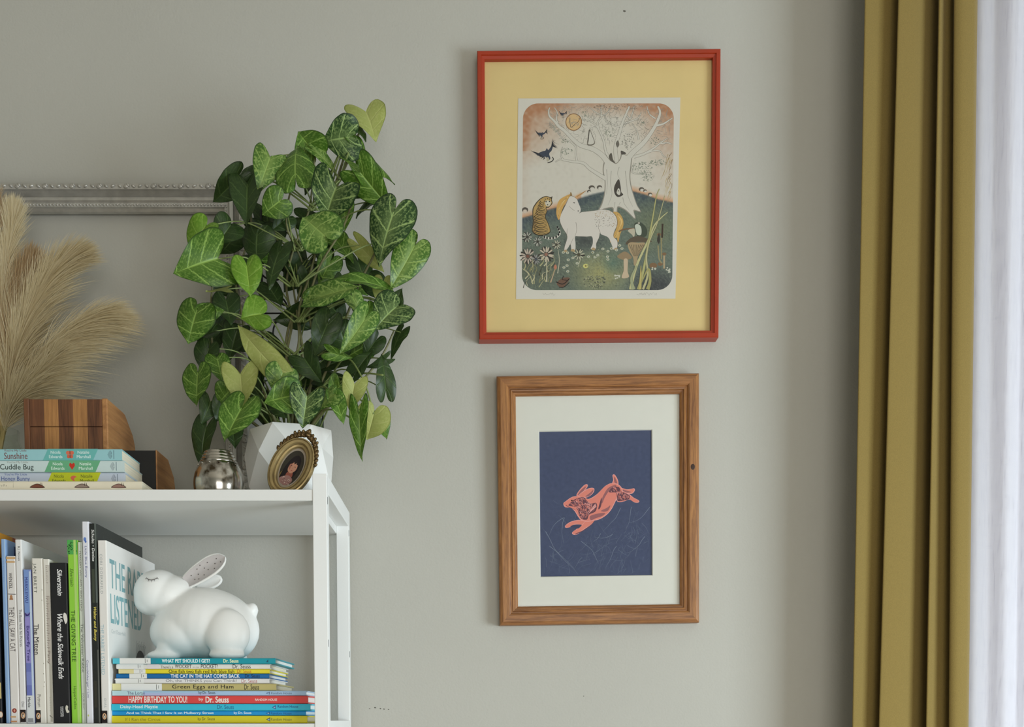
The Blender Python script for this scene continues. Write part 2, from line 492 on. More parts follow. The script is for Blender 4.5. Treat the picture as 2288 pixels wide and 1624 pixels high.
df = N(nt, 'ShaderNodeBsdfDiffuse'); tl = N(nt, 'ShaderNodeBsdfTranslucent'); tr = N(nt, 'ShaderNodeBsdfTransparent')
nt.links.new(cmix.outputs[2], df.inputs[0]); nt.links.new(cmix.outputs[2], tl.inputs[0])
m1 = N(nt, 'ShaderNodeMixShader'); m1.inputs[0].default_value = 0.55; nt.links.new(df.outputs[0], m1.inputs[1]); nt.links.new(tl.outputs[0], m1.inputs[2])
m2 = N(nt, 'ShaderNodeMixShader'); nt.links.new(m1.outputs[0], m2.inputs[1]); nt.links.new(tr.outputs[0], m2.inputs[2])
ff = N(nt, 'ShaderNodeMath', operation='MULTIPLY_ADD'); ff.inputs[1].default_value = -0.14; ff.inputs[2].default_value = 0.24
nt.links.new(mxn.outputs[0], ff.inputs[0]); nt.links.new(ff.outputs[0], m2.inputs[0])
nt.links.new(m2.outputs[0], out.inputs[0])
M['sheer'] = m
shr = thing('sheer_curtain', 'white translucent linen sheer hanging in front of the bright window', 'curtain', (0, 0, 0))
sp = []
x = 2140
amp = [0.0, 0.010, -0.006, 0.012, -0.010, 0.006, -0.008]
k = 0
while x < 3900:
    sp.append((x, x - 20, 1.910 + 0.7 * amp[k % 7]))
    x += (22, 34, 28, 40, 26)[k % 5]; k += 1
sheet('cloth', sp, 0.02, 2.93, M['sheer'], shr, thick=0.0004)
# curtain pole above the frame
rod = thing('curtain_pole', 'dark metal curtain pole above the window', 'curtain pole', (W(1900, 0, 1.86).x, 1.86, 2.945))
MB().tube([(0, 0, 0), (1.6, 0, 0)], 0.012, 16).build('pole', M['wire'], rod, True)
for xx in (0.03, 1.45): MB().box(xx - 0.006, xx + 0.006, 0.0, WALL - 1.86, -0.006, 0.006).build('bracket', M['wire'], rod)
MB().ball((-0.02, 0, 0), (0.024, 0.024, 0.024), 14, 9).build('finial', M['wire'], rod, True)

# ------------------------------------------------------------------ bookshelf
ZT = W(400, 1093, FRONT).z                 # upper face of the top shelf
ZL = W(400, 1616, 1.615).z                 # upper face of the lower shelf
XP0, XP1 = W(698, 1062, FRONT).x, W(730, 1062, FRONT).x
SBK = 1.90
bs = thing('bookshelf', 'white metal open bookshelf holding picture books and a rabbit ornament', 'bookshelf', (0, 0, 0))
PT = W(715, 1058, FRONT).z
XPL0 = XP1 - 1.21
for (x0, x1) in ((XP0, XP1), (XPL0, XPL0 + XP1 - XP0)):
    pw = XP1 - XP0
    for (y0, y1) in ((FRONT, FRONT + pw), (SBK - pw, SBK)):
        po = MB().box(x0, x1, y0, y1, 0.004, PT).build('post', M['metal_white'], bs, bevel=0.0008)
        if x0 == XP0:
            for dz in (0.032, 0.235, 0.395, 0.555):
                MB().box(x1 - 0.0002, x1 + 0.0003, y0 + 0.004, y0 + 0.0065, PT - dz - 0.010, PT - dz).build('slot', M['slot'], po)
    MB().box(x0, x1, FRONT + pw, SBK - pw, PT - 0.026, PT).build('side_rail', M['metal_white'], bs, bevel=0.0006)
    for zz in (ZL, ZL - 0.36, ZL - 0.72, ZL - 1.08):
        MB().box(x0, x1, FRONT + pw, SBK - pw, zz - 0.022, zz + 0.004).build('side_rail', M['metal_white'], bs, bevel=0.0006)
for zz in (ZT, ZL, ZL - 0.36, ZL - 0.72, ZL - 1.08):
    MB().box(XPL0 + pw, XP0, FRONT + 0.001, SBK, zz - 0.0158, zz).build('shelf', M['shelf_white'], bs, bevel=0.0008)
# ------------------------------------------------------------------ framed pictures
def scale_at(px, py, Y):
    p = W(px, py, Y)
    return (W(px + 1, py, Y) - p).x, -(W(px, py + 1, Y) - p).z

def mitred_frame(parent, w, h, prof, mat_h, mat_v, name='frame_rail'):
    """Four mitred rails; prof = (distance in from the outer edge, height off the wall). Local: x right, z up, -y to the viewer."""
    hw, hh = w / 2, h / 2
    cs = [(-hw, -hh), (hw, -hh), (hw, hh), (-hw, hh)]
    sg = [(1, 1), (-1, 1), (-1, -1), (1, -1)]
    res = []
    for k in range(4):
        a, b = k, (k + 1) % 4
        mb = MB(); n = len(prof)
        for (c, s) in ((cs[a], sg[a]), (cs[b], sg[b])):
            mb.v += [(c[0] + s[0] * d, -hgt, c[1] + s[1] * d) for d, hgt in prof]
        for i in range(n):
            j = (i + 1) % n
            mb.f.append((i, j, n + j, n + i))
        mb.f.append(tuple(range(n))[::-1]); mb.f.append(tuple(range(n, 2 * n)))
        o = mb.build(name, mat_h if k in (0, 2) else mat_v, parent)
        bm = bmesh.new(); bm.from_mesh(o.data); bmesh.ops.recalc_face_normals(bm, faces=bm.faces); bm.to_mesh(o.data); bm.free()
        res.append(o)
    return res

def mat_board(parent, w, h, ox0, ox1, oz0, oz1, y0, y1, m, name='mat_board', bev=0.0012):
    """Board with a window (ox0..ox1, oz0..oz1), bevelled opening."""
    mb = MB()
    O = [(-w / 2, -h / 2), (w / 2, -h / 2), (w / 2, h / 2), (-w / 2, h / 2)]
    I = [(ox0 - bev, oz0 - bev), (ox1 + bev, oz0 - bev), (ox1 + bev, oz1 + bev), (ox0 - bev, oz1 + bev)]
    J = [(ox0, oz0), (ox1, oz0), (ox1, oz1), (ox0, oz1)]
    mb.v = [(x, y0, z) for x, z in O] + [(x, y0, z) for x, z in I] + [(x, y1, z) for x, z in J] + [(x, y1, z) for x, z in O]
    for k in range(4):
        j = (k + 1) % 4
        mb.f += [(k, j, 4 + j, 4 + k), (4 + k, 4 + j, 8 + j, 8 + k), (8 + k, 8 + j, 12 + j, 12 + k), (12 + k, 12 + j, j, k)]
    return mb.build(name, m, parent)

def picture(name, label, corners, Y, depth, roll):
    """corners: photo pixels TL, TR, BR, BL of the frame's front face."""
    cx = sum(c[0] for c in corners) / 4; cy = sum(c[1] for c in corners) / 4
    w = ((corners[1][0] - corners[0][0]) + (corners[2][0] - corners[3][0])) / 2
    h = ((corners[3][1] - corners[0][1]) + (corners[2][1] - corners[1][1])) / 2
    sx, sz = scale_at(cx, cy, Y)
    c = W(cx, cy, Y)
    t = thing(name, label, 'picture', (c.x, WALL - 0.001, c.z), (0, roll, 0))
    return t, cx, cy, w * sx, h * sz, sx, sz

# ---- orange frame with the unicorn print
M['orange'] = mat('orange_red_lacquer', (158, 50, 22), 0.3, spec=0.5, var=0.05, scale=30)
M['hook'] = mat('dull_steel', (90, 86, 78), 0.4, 1.0)
M['mat_tan'] = mat('tan_mat_board', (222, 196, 138), 0.9, spec=0.1, var=0.03, scale=14)
M['sheet'] = mat('off_white_print_paper', (214, 208, 198), 0.9, spec=0.1)
pic, acx, acy, pw_, ph_, sx, sz = picture('framed_print', 'orange-red framed print of a white unicorn, a tiger and a tree in a tan mat', [(1067, 114), (1613, 112), (1603, 756), (1069.5, 760)], 1.905, 0.024, -0.0080)
RW = 0.0125
mitred_frame(pic, pw_, ph_, [(0, 0), (0, 0.0225), (0.0015, 0.024), (RW * 0.55, 0.024), (RW * 0.6, 0.0215), (RW * 0.95, 0.0205), (RW, 0.0195), (RW, 0)], M['orange'], M['orange'])
MB().box(-pw_ / 2 + 0.006, pw_ / 2 - 0.006, -0.0125, -0.0105, -ph_ / 2 + 0.006, ph_ / 2 - 0.006).build('mat_board', M['mat_tan'], pic)
MB().box(-pw_ / 2 + 0.008, pw_ / 2 - 0.008, -0.0176, -0.0164, -ph_ / 2 + 0.008, ph_ / 2 - 0.008).build('glass_pane', M['pane'], pic)
MB().box(-0.005, 0.005, -0.006, -0.002, ph_ / 2 - 0.001, ph_ / 2 + 0.004).build('hanging_hook', M['hook'], pic, bevel=0.001)
def AL(px, py):
    # photo pixel -> picture's own px units (x right, z up), following the roll and the keystone of the photograph
    ky = 1 + (acy - py) * 1.9e-5
    x = (px - acx) / ky; y = acy - py
    return (x + y * 0.0080, y - x * 0.0080)
q = [AL(*c) for c in ((1157, 213), (1521, 211), (1514, 663), (1155, 664))]
mb = MB(); mb.v = [(x * sx, -0.0126, y * sz) for x, y in q] + [(x * sx, -0.0130, y * sz) for x, y in q]
mb.f = [(0, 1, 2, 3), (7, 6, 5, 4), (0, 4, 5, 1), (1, 5, 6, 2), (2, 6, 7, 3), (3, 7, 4, 0)]
shp = mb.build('print_sheet', M['sheet'], pic)
D = Decal((0, -0.01305, 0), (1, 0, 0), (0, 0, 1), sx, eps=5e-6, kv=sz)
def a1(x, y): return AL(1140 + x / 5.72, 200 + y / 5.72)
def a2(x, y): return AL(1140 + x / 5.72, 420 + y / 5.72)
def P1(*p): return [a1(*c) for c in p]
def P2(*p): return [a2(*c) for c in p]
# painted ground: rounded rectangle, colour by position
import mathutils.noise as mn
X0, X1, Y0, Y1, RAD = 1168.0, 1506.5, 224.0, 643.5, 34.0
def hill(x):
    pts = [(1160, 482), (1190, 474), (1228, 461), (1262, 452), (1296, 436), (1325, 427), (1352, 421), (1385, 418), (1416, 420), (1445, 428), (1472, 438), (1510, 446)]
    for (xa, ya), (xb, yb) in zip(pts, pts[1:]):
        if xa <= x <= xb: return ya + (yb - ya) * (x - xa) / (xb - xa)
    return 480
def mixc(a, b, t):
    t = max(0, min(1, t)); return tuple(a[i] + (b[i] - a[i]) * t for i in range(3))
def paint(x, y):
    n = mn.noise((x * 0.12, y * 0.12, 3.0)); n2 = mn.noise((x * 0.5, y * 0.5, 9.0)); n3 = mn.noise((x * 0.03, y * 0.03, 1.0))
    hy = hill(x)
    if True:
        c = (208, 201, 190)
        dl, dt, dr = x - X0, y - Y0, X1 - x
        o = max(0, 1 - math.hypot(dl, dt * 0.8) / 120) * 1.1 + max(0, 1 - dt / 34) * 0.75 + max(0, 1 - dl / 22) * (0.7 if y < 330 else 0.15) + max(0, 1 - dr / 75) * 0.55 * max(0, 1 - dt / 240) + max(0, 1 - math.hypot(dr, dt) / 130) * 0.6
        c = mixc(c, (176, 122, 88), min(1, o * 0.85) * (0.9 + n * 0.4))
        g = max(0, 1 - (hy - y) / 14)
        if x < 1300 or x > 1410: c = mixc(c, (206, 146, 104), g * 0.9)
        sky_c = mixc(c, (170, 160, 148), max(0, n) * 0.25)
    if y < hy - 3: return sky_c
    d = max(0, y - hy)
    c = mixc((72, 82, 90), (104, 114, 104), d / 45 + n * 0.5)
    c = mixc(c, (112, 118, 92), max(0, 1 - math.hypot((x - 1470) * 0.9, (y - 500) * 0.8) / 60))
    c = mixc(c, (160, 156, 108), max(0, 1 - math.hypot((x - 1345) * 0.75, y - 605) / 62) * 1.1)
    c = mixc(c, (82, 112, 106), max(0, 1 - math.hypot(x - 1372, y - 582) / 30) * 0.7)
    c = mixc(c, (66, 67, 70), max(0, 1 - math.hypot((x - 1470), (y - 640) * 1.3) / 75) * 1.3)
    c = mixc(c, (70, 72, 72), max(0, 1 - math.hypot((x - 1310) * 0.6, (y - 530)) / 36) * 0.9)
    c = mixc(c, (92, 96, 82), max(0, 1 - math.hypot((x - 1200) * 0.6, (y - 600)) / 70) * 0.8)
    return mixc(sky_c, mixc(mixc(c, (150, 160, 140), max(0, n2) * 0.55), (50, 56, 58), max(0, -n2) * 0.5), (y - hy) / 4 + 0.5)
nx, ny = 132, 164
gv, gf, gc = [], [], []
for j in range(ny + 1):
    for i in range(nx + 1):
        x = X0 + (X1 - X0) * i / nx; y = Y0 + (Y1 - Y0) * j / ny
        ccx = min(max(x, X0 + RAD), X1 - RAD); ccy = min(max(y, Y0 + RAD), Y1 - RAD)
        dx, dy = x - ccx, y - ccy; l = math.hypot(dx, dy)
        if l > RAD: x, y = ccx + dx / l * RAD, ccy + dy / l * RAD
        a_ = AL(x, y)
        gv.append((a_[0] * sx, -0.01303, a_[1] * sz)); gc.append(lin(paint(x, y)))
for j in range(ny):
    for i in range(nx):
        q_ = j * (nx + 1) + i
        gf.append((q_, q_ + nx + 1, q_ + nx + 2, q_ + 1))
me = bpy.data.meshes.new('painted_ground'); me.from_pydata(gv, [], gf)
at = me.color_attributes.new('ink', 'FLOAT_COLOR', 'POINT')
for i, c in enumerate(gc): at.data[i].color = c
link('painted_ground', me, INK_MATTE, shp)
INKL, INKD, PAP, GRY = (120, 112, 102), (58, 54, 50), (206, 200, 190), (150, 145, 136)
# moon
D.ell(*a1(812, 375), 18.5, 19.5, (142, 104, 70), 28); D.ell(*a1(812, 375), 16.6, 17.6, (212, 178, 132), 28)
D.stroke(P1((750, 320), (765, 390), (780, 440), (830, 400), (870, 370), (890, 320)), 1.2, (110, 84, 62))
# tree: branches (outline then fill)
br = [
    ([(1260, 900), (1180, 800), (1060, 720), (900, 670), (800, 590), (700, 490), (620, 430), (560, 360), (500, 300), (490, 230), (505, 190)], 19, 2.4),
    ([(620, 430), (590, 330), (600, 250), (560, 190)], 5, 1.6),
    ([(1230, 1100), (1130, 1040), (1020, 970), (940, 900), (800, 880), (690, 860), (640, 850), (580, 885)], 13, 1.8),
    ([(860, 880), (840, 780), (840, 690), (760, 620), (690, 600), (600, 500), (530, 400)], 5, 1.5),
    ([(690, 860), (650, 800), (670, 690)], 4, 1.2),
    ([(1300, 860), (1230, 760), (1200, 620), (1140, 480), (1080, 400), (1000, 360), (920, 350)], 8, 1.5),
    ([(1140, 480), (1120, 380), (1170, 300), (1090, 250), (1020, 190)], 5, 1.5), ([(1170, 300), (1160, 200), (1180, 165)], 4, 1.4),
    ([(1170, 300), (1250, 250), (1290, 180)], 3, 1.2),
    ([(1370, 880), (1350, 700), (1400, 520), (1440, 380), (1480, 280), (1525, 175)], 13, 5),
    ([(1440, 400), (1380, 430), (1280, 390), (1220, 330), (1210, 280)], 5, 1.5), ([(1460, 390), (1560, 360), (1640, 320), (1680, 250)], 5, 1.5),
    ([(1480, 280), (1540, 330), (1580, 200), (1590, 165)], 4, 1.6),
    ([(1480, 900), (1560, 780), (1700, 650), (1800, 520), (1870, 400), (1920, 260), (1890, 175)], 20, 5),
    ([(1870, 420), (1960, 400), (2040, 350), (2080, 325)], 7, 2), ([(1590, 820), (1720, 780), (1840, 710), (1930, 640), (2020, 580)], 9, 1.8),
    ([(1720, 780), (1850, 740), (1930, 750), (1960, 800), (2010, 830)], 4, 1.4), ([(1930, 650), (2020, 640), (2080, 660)], 4, 1.6),
    ([(1600, 900), (1560, 1000), (1640, 1040), (1760, 1030)], 5, 1.3), ([(1650, 600), (1620, 480), (1560, 400)], 4, 1.2), ([(1860, 330), (1780, 270), (1750, 170)], 4, 1.4),
]
for pts, w0, w1 in br:
    pp = P1(*pts)
    D.stroke(pp, w0 * 0.62 + 1.7, (132, 124, 112), w1 * 0.62 + 1.1)
for pts, w0, w1 in br:
    D.stroke(P1(*pts), w0 * 0.62 + 0.4, PAP, w1 * 0.62)
random.seed(11)
def in_print(px, py, mg=3):
    cx_ = min(max(px, X0 + RAD), X1 - RAD); cy_ = min(max(py, Y0 + RAD), Y1 - RAD)
    return math.hypot(px - cx_, py - cy_) < RAD - mg
for _ in range(420):   # twigs in the crown
    x = random.uniform(480, 2050); y = random.uniform(150, 460) if random.random() < 0.75 else random.uniform(450, 640)
    an = random.uniform(0, 6.28); l = random.uniform(25, 80)
    if not (in_print(1140 + x / 5.72, 200 + y / 5.72) and in_print(1140 + (x + l * math.cos(an)) / 5.72, 200 + (y + l * math.sin(an)) / 5.72)): continue
    D.stroke(P1((x, y), (x + l * 0.5 * math.cos(an) + random.uniform(-12, 12), y + l * 0.5 * math.sin(an)), (x + l * math.cos(an), y + l * math.sin(an))), 0.9, GRY, 0.3, keep=True)
def foliage(cx, cy, rx, ry, n, cols, f=a1, s0=1.6):
    for _ in range(n):
        a = random.uniform(0, 6.28); r = math.sqrt(random.random())
        if not in_print(1140 + (cx + rx * r * math.cos(a)) / 5.72, (200 if f is a1 else 420) + (cy + ry * r * math.sin(a)) / 5.72): continue
        D.ell(*f(cx + rx * r * math.cos(a), cy + ry * r * math.sin(a)), random.uniform(0.6, s0), random.uniform(0.5, s0 * 0.8), random.choice(cols), 6, keep=True)
GR = [(128, 134, 118), (150, 152, 138), (112, 120, 106), (170, 168, 156)]
foliage(1700, 960, 130, 80, 110, GR); foliage(1900, 890, 100, 45, 80, GR); foliage(1760, 1070, 90, 60, 70, GR)
foliage(1870, 620, 70, 60, 40, GR); foliage(1280, 500, 70, 60, 45, GR); foliage(720, 750, 80, 45, 45, GR); foliage(580, 450, 40, 60, 25, GR); foliage(700, 620, 45, 35, 25, GR)
foliage(1510, 620, 85, 110, 80, [(150, 146, 136), (120, 116, 108), (186, 182, 172)]); foliage(960, 300, 50, 70, 30, GR); foliage(1690, 390, 40, 30, 18, GR); foliage(1380, 180, 330, 40, 90, [(150, 120, 96), (130, 112, 96)])
# trunk
INKT = (146, 139, 128)
D.blob(P1((1230, 840), (1310, 870), (1360, 900), (1410, 840), (1430, 760), (1480, 790), (1560, 800), (1560, 900), (1545, 1060), (1560, 1190), (1600, 1330), (1640, 1440), (1690, 1530), (1600, 1515), (1620, 1600), (1600, 1615), (1540, 1560), (1470, 1500), (1390, 1470), (1380, 1560), (1330, 1545), (1310, 1480), (1200, 1500), (1100, 1560), (1170, 1430), (1210, 1280), (1215, 1130), (1190, 1000), (1200, 900)), INKT)
D.blob(P1((1238, 850), (1310, 885), (1362, 910), (1418, 850), (1440, 780), (1480, 800), (1548, 812), (1548, 900), (1533, 1060), (1548, 1190), (1590, 1330), (1630, 1440), (1672, 1515), (1590, 1500), (1608, 1590), (1595, 1600), (1545, 1548), (1475, 1488), (1385, 1455), (1368, 1545), (1338, 1530), (1322, 1465), (1200, 1485), (1125, 1545), (1185, 1430), (1222, 1280), (1226, 1130), (1202, 1000), (1212, 910)), PAP)
for pts, w0, w1 in br[:1] + br[2:3] + br[5:6] + br[9:10] + br[13:14] + br[15:16]:
    D.stroke(P1(*pts), w0 * 0.62 + 0.4, PAP, w1 * 0.62)
for pts in ([(1300, 1000), (1290, 1150), (1310, 1300), (1260, 1440)], [(1480, 1000), (1500, 1180), (1520, 1330), (1580, 1460)], [(1400, 950), (1380, 1040), (1420, 1120)], [(1240, 980), (1250, 1150), (1240, 1300)], [(1450, 1340), (1470, 1420), (1530, 1500)], [(1350, 1400), (1340, 1480)], [(1420, 1400), (1400, 1440)]):
    D.stroke(P1(*pts), 1.6, (168, 162, 152), 0.6)
D.blob(P1((1300, 770), (1320, 850), (1350, 900), (1290, 870), (1265, 815)), (96, 90, 82)); D.blob(P1((1425, 740), (1490, 775), (1430, 790)), (90, 84, 78)); D.blob(P1((1380, 610), (1400, 660), (1375, 700), (1355, 650)), (110, 104, 96))
D.blob(P1((1395, 1105), (1420, 1190), (1430, 1270), (1455, 1305), (1390, 1335), (1345, 1290), (1340, 1200)), (74, 68, 62))
D.blob(P1((1395, 1220), (1420, 1270), (1405, 1310), (1370, 1280)), PAP); D.ell(*a1(1392, 1255), 1.4, 1.4, INKD, 8)
# long-tailed bird and bear cub in the branches
D.blob(P1((1015, 465), (1040, 510), (1085, 650), (990, 670), (1000, 540)), INKL); D.blob(P1((1020, 490), (1040, 530), (1075, 640), (1000, 655), (1010, 560)), PAP); D.stroke(P1((1010, 480), (1005, 580), (998, 640)), 1.6, INKD, 0.8)
# birds
for (bx, by, s, a_) in ((470, 760, 1.0, 0.0), (405, 525, 0.5, 0.4), (675, 270, 0.33, 0.5)):
    def B(*pp):
        ca, sa = math.cos(a_), math.sin(a_)
        return P1(*[(bx + s * (x * ca - y * sa), by + s * (x * sa + y * ca)) for x, y in pp])
    col = (64, 70, 84)
    D.blob(B((-130, 30), (-60, -10), (-20, -20), (0, -50), (20, -30), (60, -80), (75, -70), (60, -20), (30, 20), (45, 80), (10, 110), (-10, 60), (-60, 60)), col)
    for k in range(7):
        D.stroke(B((-110 + k * 14, 20 + k * 8), (-205 + k * 26, -20 + k * 20)), 2.6 * s + 0.4, (48, 50, 56), 0.4, keep=True)
        D.stroke(B((60, -60 - k * 4), (75 + k * 11, -170 + k * 20)), 2.4 * s + 0.4, (48, 50, 56), 0.4, keep=True)
    D.blob(B((10, 60), (30, 90), (15, 120), (-5, 100)), (176, 168, 150)); D.stroke(B((70, 60), (85, 90), (60, 120), (10, 135)), 2.0 * s, INKD)
# mushrooms on the ridge
for (mx_, my_, r_) in ((1050, 1215, 7), (1150, 1210, 6), (1015, 1262, 4.5), (1690, 1235, 6), (1735, 1255, 4), (1800, 1300, 5)):
    c_ = a1(mx_, my_)
    D.ell(c_[0], c_[1], r_, r_ * 0.8, (92, 84, 76), 14); D.ell(c_[0] + r_ * .2, c_[1] - r_ * 0.35, r_ * 0.7, r_ * 0.55, PAP, 12)
c_ = a2(195, 240); D.ell(c_[0], c_[1], 7, 6, (92, 84, 76)); D.ell(c_[0], c_[1] - 3, 4.4, 4, (206, 190, 176))
# hanging plant at the right edge
for k in range(26):
    x = random.uniform(1990, 2090); y = random.uniform(760, 1300)
    D.stroke(P1((x, y), (x - random.uniform(5, 40), y + 60), (x - random.uniform(10, 60), y + 130)), 1.2, random.choice([(176, 150, 104), (128, 108, 78), (196, 178, 140)]), 0.4, keep=True)
# tiger
D.blob(P2((420, 75), (470, 62), (520, 78), (545, 66), (540, 110), (545, 160), (500, 210), (470, 215), (480, 260), (460, 330), (500, 420), (525, 520), (470, 560), (400, 575), (330, 560), (285, 510), (295, 400), (290, 240), (320, 170), (370, 110)), (70, 60, 46))
D.blob(P2((425, 85), (470, 72), (515, 88), (532, 110), (535, 155), (498, 200), (462, 205), (470, 260), (450, 330), (490, 420), (515, 515), (465, 550), (400, 562), (335, 550), (297, 505), (306, 400), (302, 245), (330, 178), (378, 118)), (184, 152, 96))
D.blob(P2((455, 130), (500, 120), (528, 150), (500, 195), (462, 180)), (206, 198, 182))
for k in range(24):
    y = 130 + k * 18
    xl, xr = (380 - k * 7 if k < 12 else 298), (440 if k < 5 else 462 + max(0, k - 12) * 4)
    D.stroke(P2((xl + 6, y - 6), ((xl + xr) / 2, y + 22 + (k % 3) * 4), (xr, y + 4)), 1.5 + (k % 2) * 0.5, (46, 40, 34), 0.7, keep=True)
for x, y in ((450, 95), (480, 88), (505, 95), (440, 120), (530, 118)): D.stroke(P2((x, y), (x + 8, y + 16)), 1.4, INKD, keep=True)
D.ell(*a2(465, 135), 1.5, 1.5, INKD, 8, keep=True); D.ell(*a2(508, 132), 1.5, 1.5, INKD, 8, keep=True); D.ell(*a2(484, 175), 1.8, 1.2, INKD, 8, keep=True)
D.stroke(P2((430, 585), (500, 608), (580, 600), (640, 560), (640, 510), (605, 460)), 5.5, (200, 196, 184), 3.4)
for x, y in ((445, 590), (480, 603), (520, 606), (560, 602), (598, 588), (628, 560), (642, 528), (630, 490), (612, 465)): D.ell(*a2(x, y), 2.0, 2.9, (44, 42, 42), 8, keep=True)
# unicorn: tail, body, mane, head
D.blob(P2((1330, 270), (1400, 280), (1450, 350), (1462, 420), (1450, 480), (1420, 560), (1395, 660), (1370, 600), (1290, 660), (1330, 560), (1370, 480), (1350, 380)), (198, 158, 92))
body = [(770, 60), (850, 90), (880, 150), (908, 220), (906, 262), (888, 284), (925, 268), (985, 260), (1090, 250), (1200, 235), (1300, 255), (1370, 330), (1385, 430), (1350, 520), (1340, 590), (1390, 650), (1385, 740), (1340, 760), (1320, 700), (1270, 600), (1180, 560), (1165, 530), (1150, 600), (1115, 680), (1110, 745), (1045, 750), (1070, 680), (1060, 590), (990, 588), (890, 585), (838, 590), (845, 680), (840, 770), (795, 770), (780, 690), (745, 740), (700, 790), (705, 720), (735, 620), (730, 560), (680, 480), (645, 400), (640, 330), (680, 240), (720, 160)]
D.blob(P2(*body), (110, 100, 88), 4)
cb = (980.0, 420.0)
D.blob(P2(*[(cb[0] + (x - cb[0]) * 0.985, cb[1] + (y - cb[1]) * 0.982) for x, y in body]), (212, 204, 196), 4)
D.blob(P2((780, 40), (720, 60), (640, 110), (605, 190), (598, 290), (625, 370), (650, 330), (665, 260), (700, 180), (740, 110)), (204, 160, 92))
for k in range(7): D.stroke(P2((760 - k * 8, 60 + k * 8), (680 - k * 8, 130 + k * 16), (640 - k * 4, 220 + k * 14), (632, 300 + k * 6)), 1.1, random.choice([(160, 116, 62), (222, 190, 130)]), 0.5, keep=True)
for k in range(6): D.stroke(P2((1370 + k * 10, 290 + k * 10), (1420 + k * 5, 400), (1400, 500), (1330 + k * 14, 600)), 1.1, random.choice([(160, 116, 62), (224, 190, 126)]), 0.5, keep=True)
D.blob(P2((845, 65), (960, 0), (985, -10), (870, 85)), (204, 160, 112)); D.stroke(P2((860, 72), (975, -4)), 0.8, (130, 96, 62))
D.blob(P2((770, 60), (780, 10), (800, 55)), (150, 122, 84)); D.ell(*a2(825, 150), 2.2, 1.0, INKD, 8, rot=-0.4); D.ell(*a2(878, 255), 1.2, 1.2, INKD, 8)
for pts in ([(830, 250), (800, 230), (760, 190)], [(850, 400), (860, 500), (840, 585)], [(1165, 530), (1140, 470), (1150, 400)], [(780, 690), (820, 600)], [(735, 560), (740, 480)]):
    D.stroke(P2(*pts), 0.9, (136, 126, 114), 0.5, keep=True)
for _ in range(140):
    x = random.uniform(1090, 1370); y = random.uniform(255, 460)
    D.ell(*a2(x, y), 0.8, 0.6, (166, 138, 98) if y < 330 or x > 1290 else (120, 112, 102), 6, keep=True)
for x, y in ((715, 770), (812, 760), (1075, 742), (1365, 745)): D.blob(P2((x - 26, y + 10), (x, y - 16), (x + 26, y), (x + 22, y + 22)), (176, 150, 112))
# frog and big mushrooms
D.stroke(P2((1400, 520), (1480, 490), (1610, 482)), 3.2, (120, 92, 70)); D.blob(P2((1520, 505), (1610, 485), (1600, 590), (1570, 560)), (190, 180, 160))
D.blob(P2((1600, 430), (1650, 400), (1710, 420), (1760, 480), (1770, 540), (1740, 590), (1660, 590), (1620, 540)), (70, 78, 66)); D.blob(P2((1610, 440), (1650, 425), (1690, 470), (1690, 560), (1640, 560), (1618, 500)), (196, 200, 186))
D.ell(*a2(1660, 412), 2.4, 2.0, (210, 204, 188), 10); D.ell(*a2(1660, 412), 1.2, 1.2, INKD, 8)
D.blob(P2((1490, 680), (1550, 610), (1640, 580), (1740, 600), (1830, 650), (1740, 660), (1640, 655), (1560, 690)), (94, 82, 68)); D.blob(P2((1520, 690), (1560, 660), (1650, 665), (1740, 670), (1700, 760), (1650, 850), (1640, 960), (1600, 950), (1590, 860), (1540, 770)), (170, 148, 116))
for k in range(9): D.stroke(P2((1540 + k * 24, 690), (1600 + k * 6, 840)), 1.2, (84, 72, 60), 0.5, keep=True)
D.blob(P2((1385, 850), (1430, 800), (1490, 780), (1550, 820), (1570, 865), (1480, 890)), (150, 128, 100)); D.blob(P2((1470, 885), (1520, 885), (1520, 1030), (1535, 1110), (1445, 1120), (1470, 1020)), (198, 176, 150))
for (x, y, s_) in ((1850, 960, 9), (1940, 940, 6), (1990, 810, 5), (1920, 560, 5)):
    c_ = a2(x, y); D.ell(c_[0], c_[1], s_, s_ * 0.7, (128, 100, 74), 12)
D.stroke(P2((1990, 830), (1990, 1000)), 4, (176, 156, 124)); D.stroke(P2((1910, 700), (1925, 870), (1960, 930)), 3, (150, 140, 104)); D.stroke(P2((1950, 600), (1955, 880)), 2.6, (150, 138, 100)); D.stroke(P2((1965, 420), (1960, 600)), 4, (66, 52, 44)); D.blob(P2((1920, 540), (1935, 620), (1920, 680), (1895, 630)), (62, 58, 52))
# tall grass blades
for pts, w0, w1, c in (([(1560, 1270), (1600, 1080), (1660, 900), (1780, 640), (1860, 440), (1960, 330), (2030, 270)], 7, 1.2, (190, 186, 140)), ([(1660, 1270), (1720, 1040), (1770, 760), (1800, 560), (1840, 330), (1880, 80), (1920, -30)], 6, 1.2, (176, 172, 118)), ([(1720, 1270), (1780, 1080), (1760, 860), (1800, 640), (1900, 400), (1990, 60)], 5, 1.2, (186, 180, 140)), ([(1600, 1270), (1570, 1120), (1640, 960)], 8, 2, (160, 164, 130)), ([(1780, 1270), (1810, 1160), (1790, 1000), (1700, 1180)], 8, 2, (164, 158, 104)), ([(1680, 1270), (1690, 1100), (1690, 960)], 7, 1, (186, 172, 110))):
    D.stroke(P2(*pts), w0 + 1, (96, 92, 62), w1 + 0.4); D.stroke(P2(*pts), w0, c, w1)
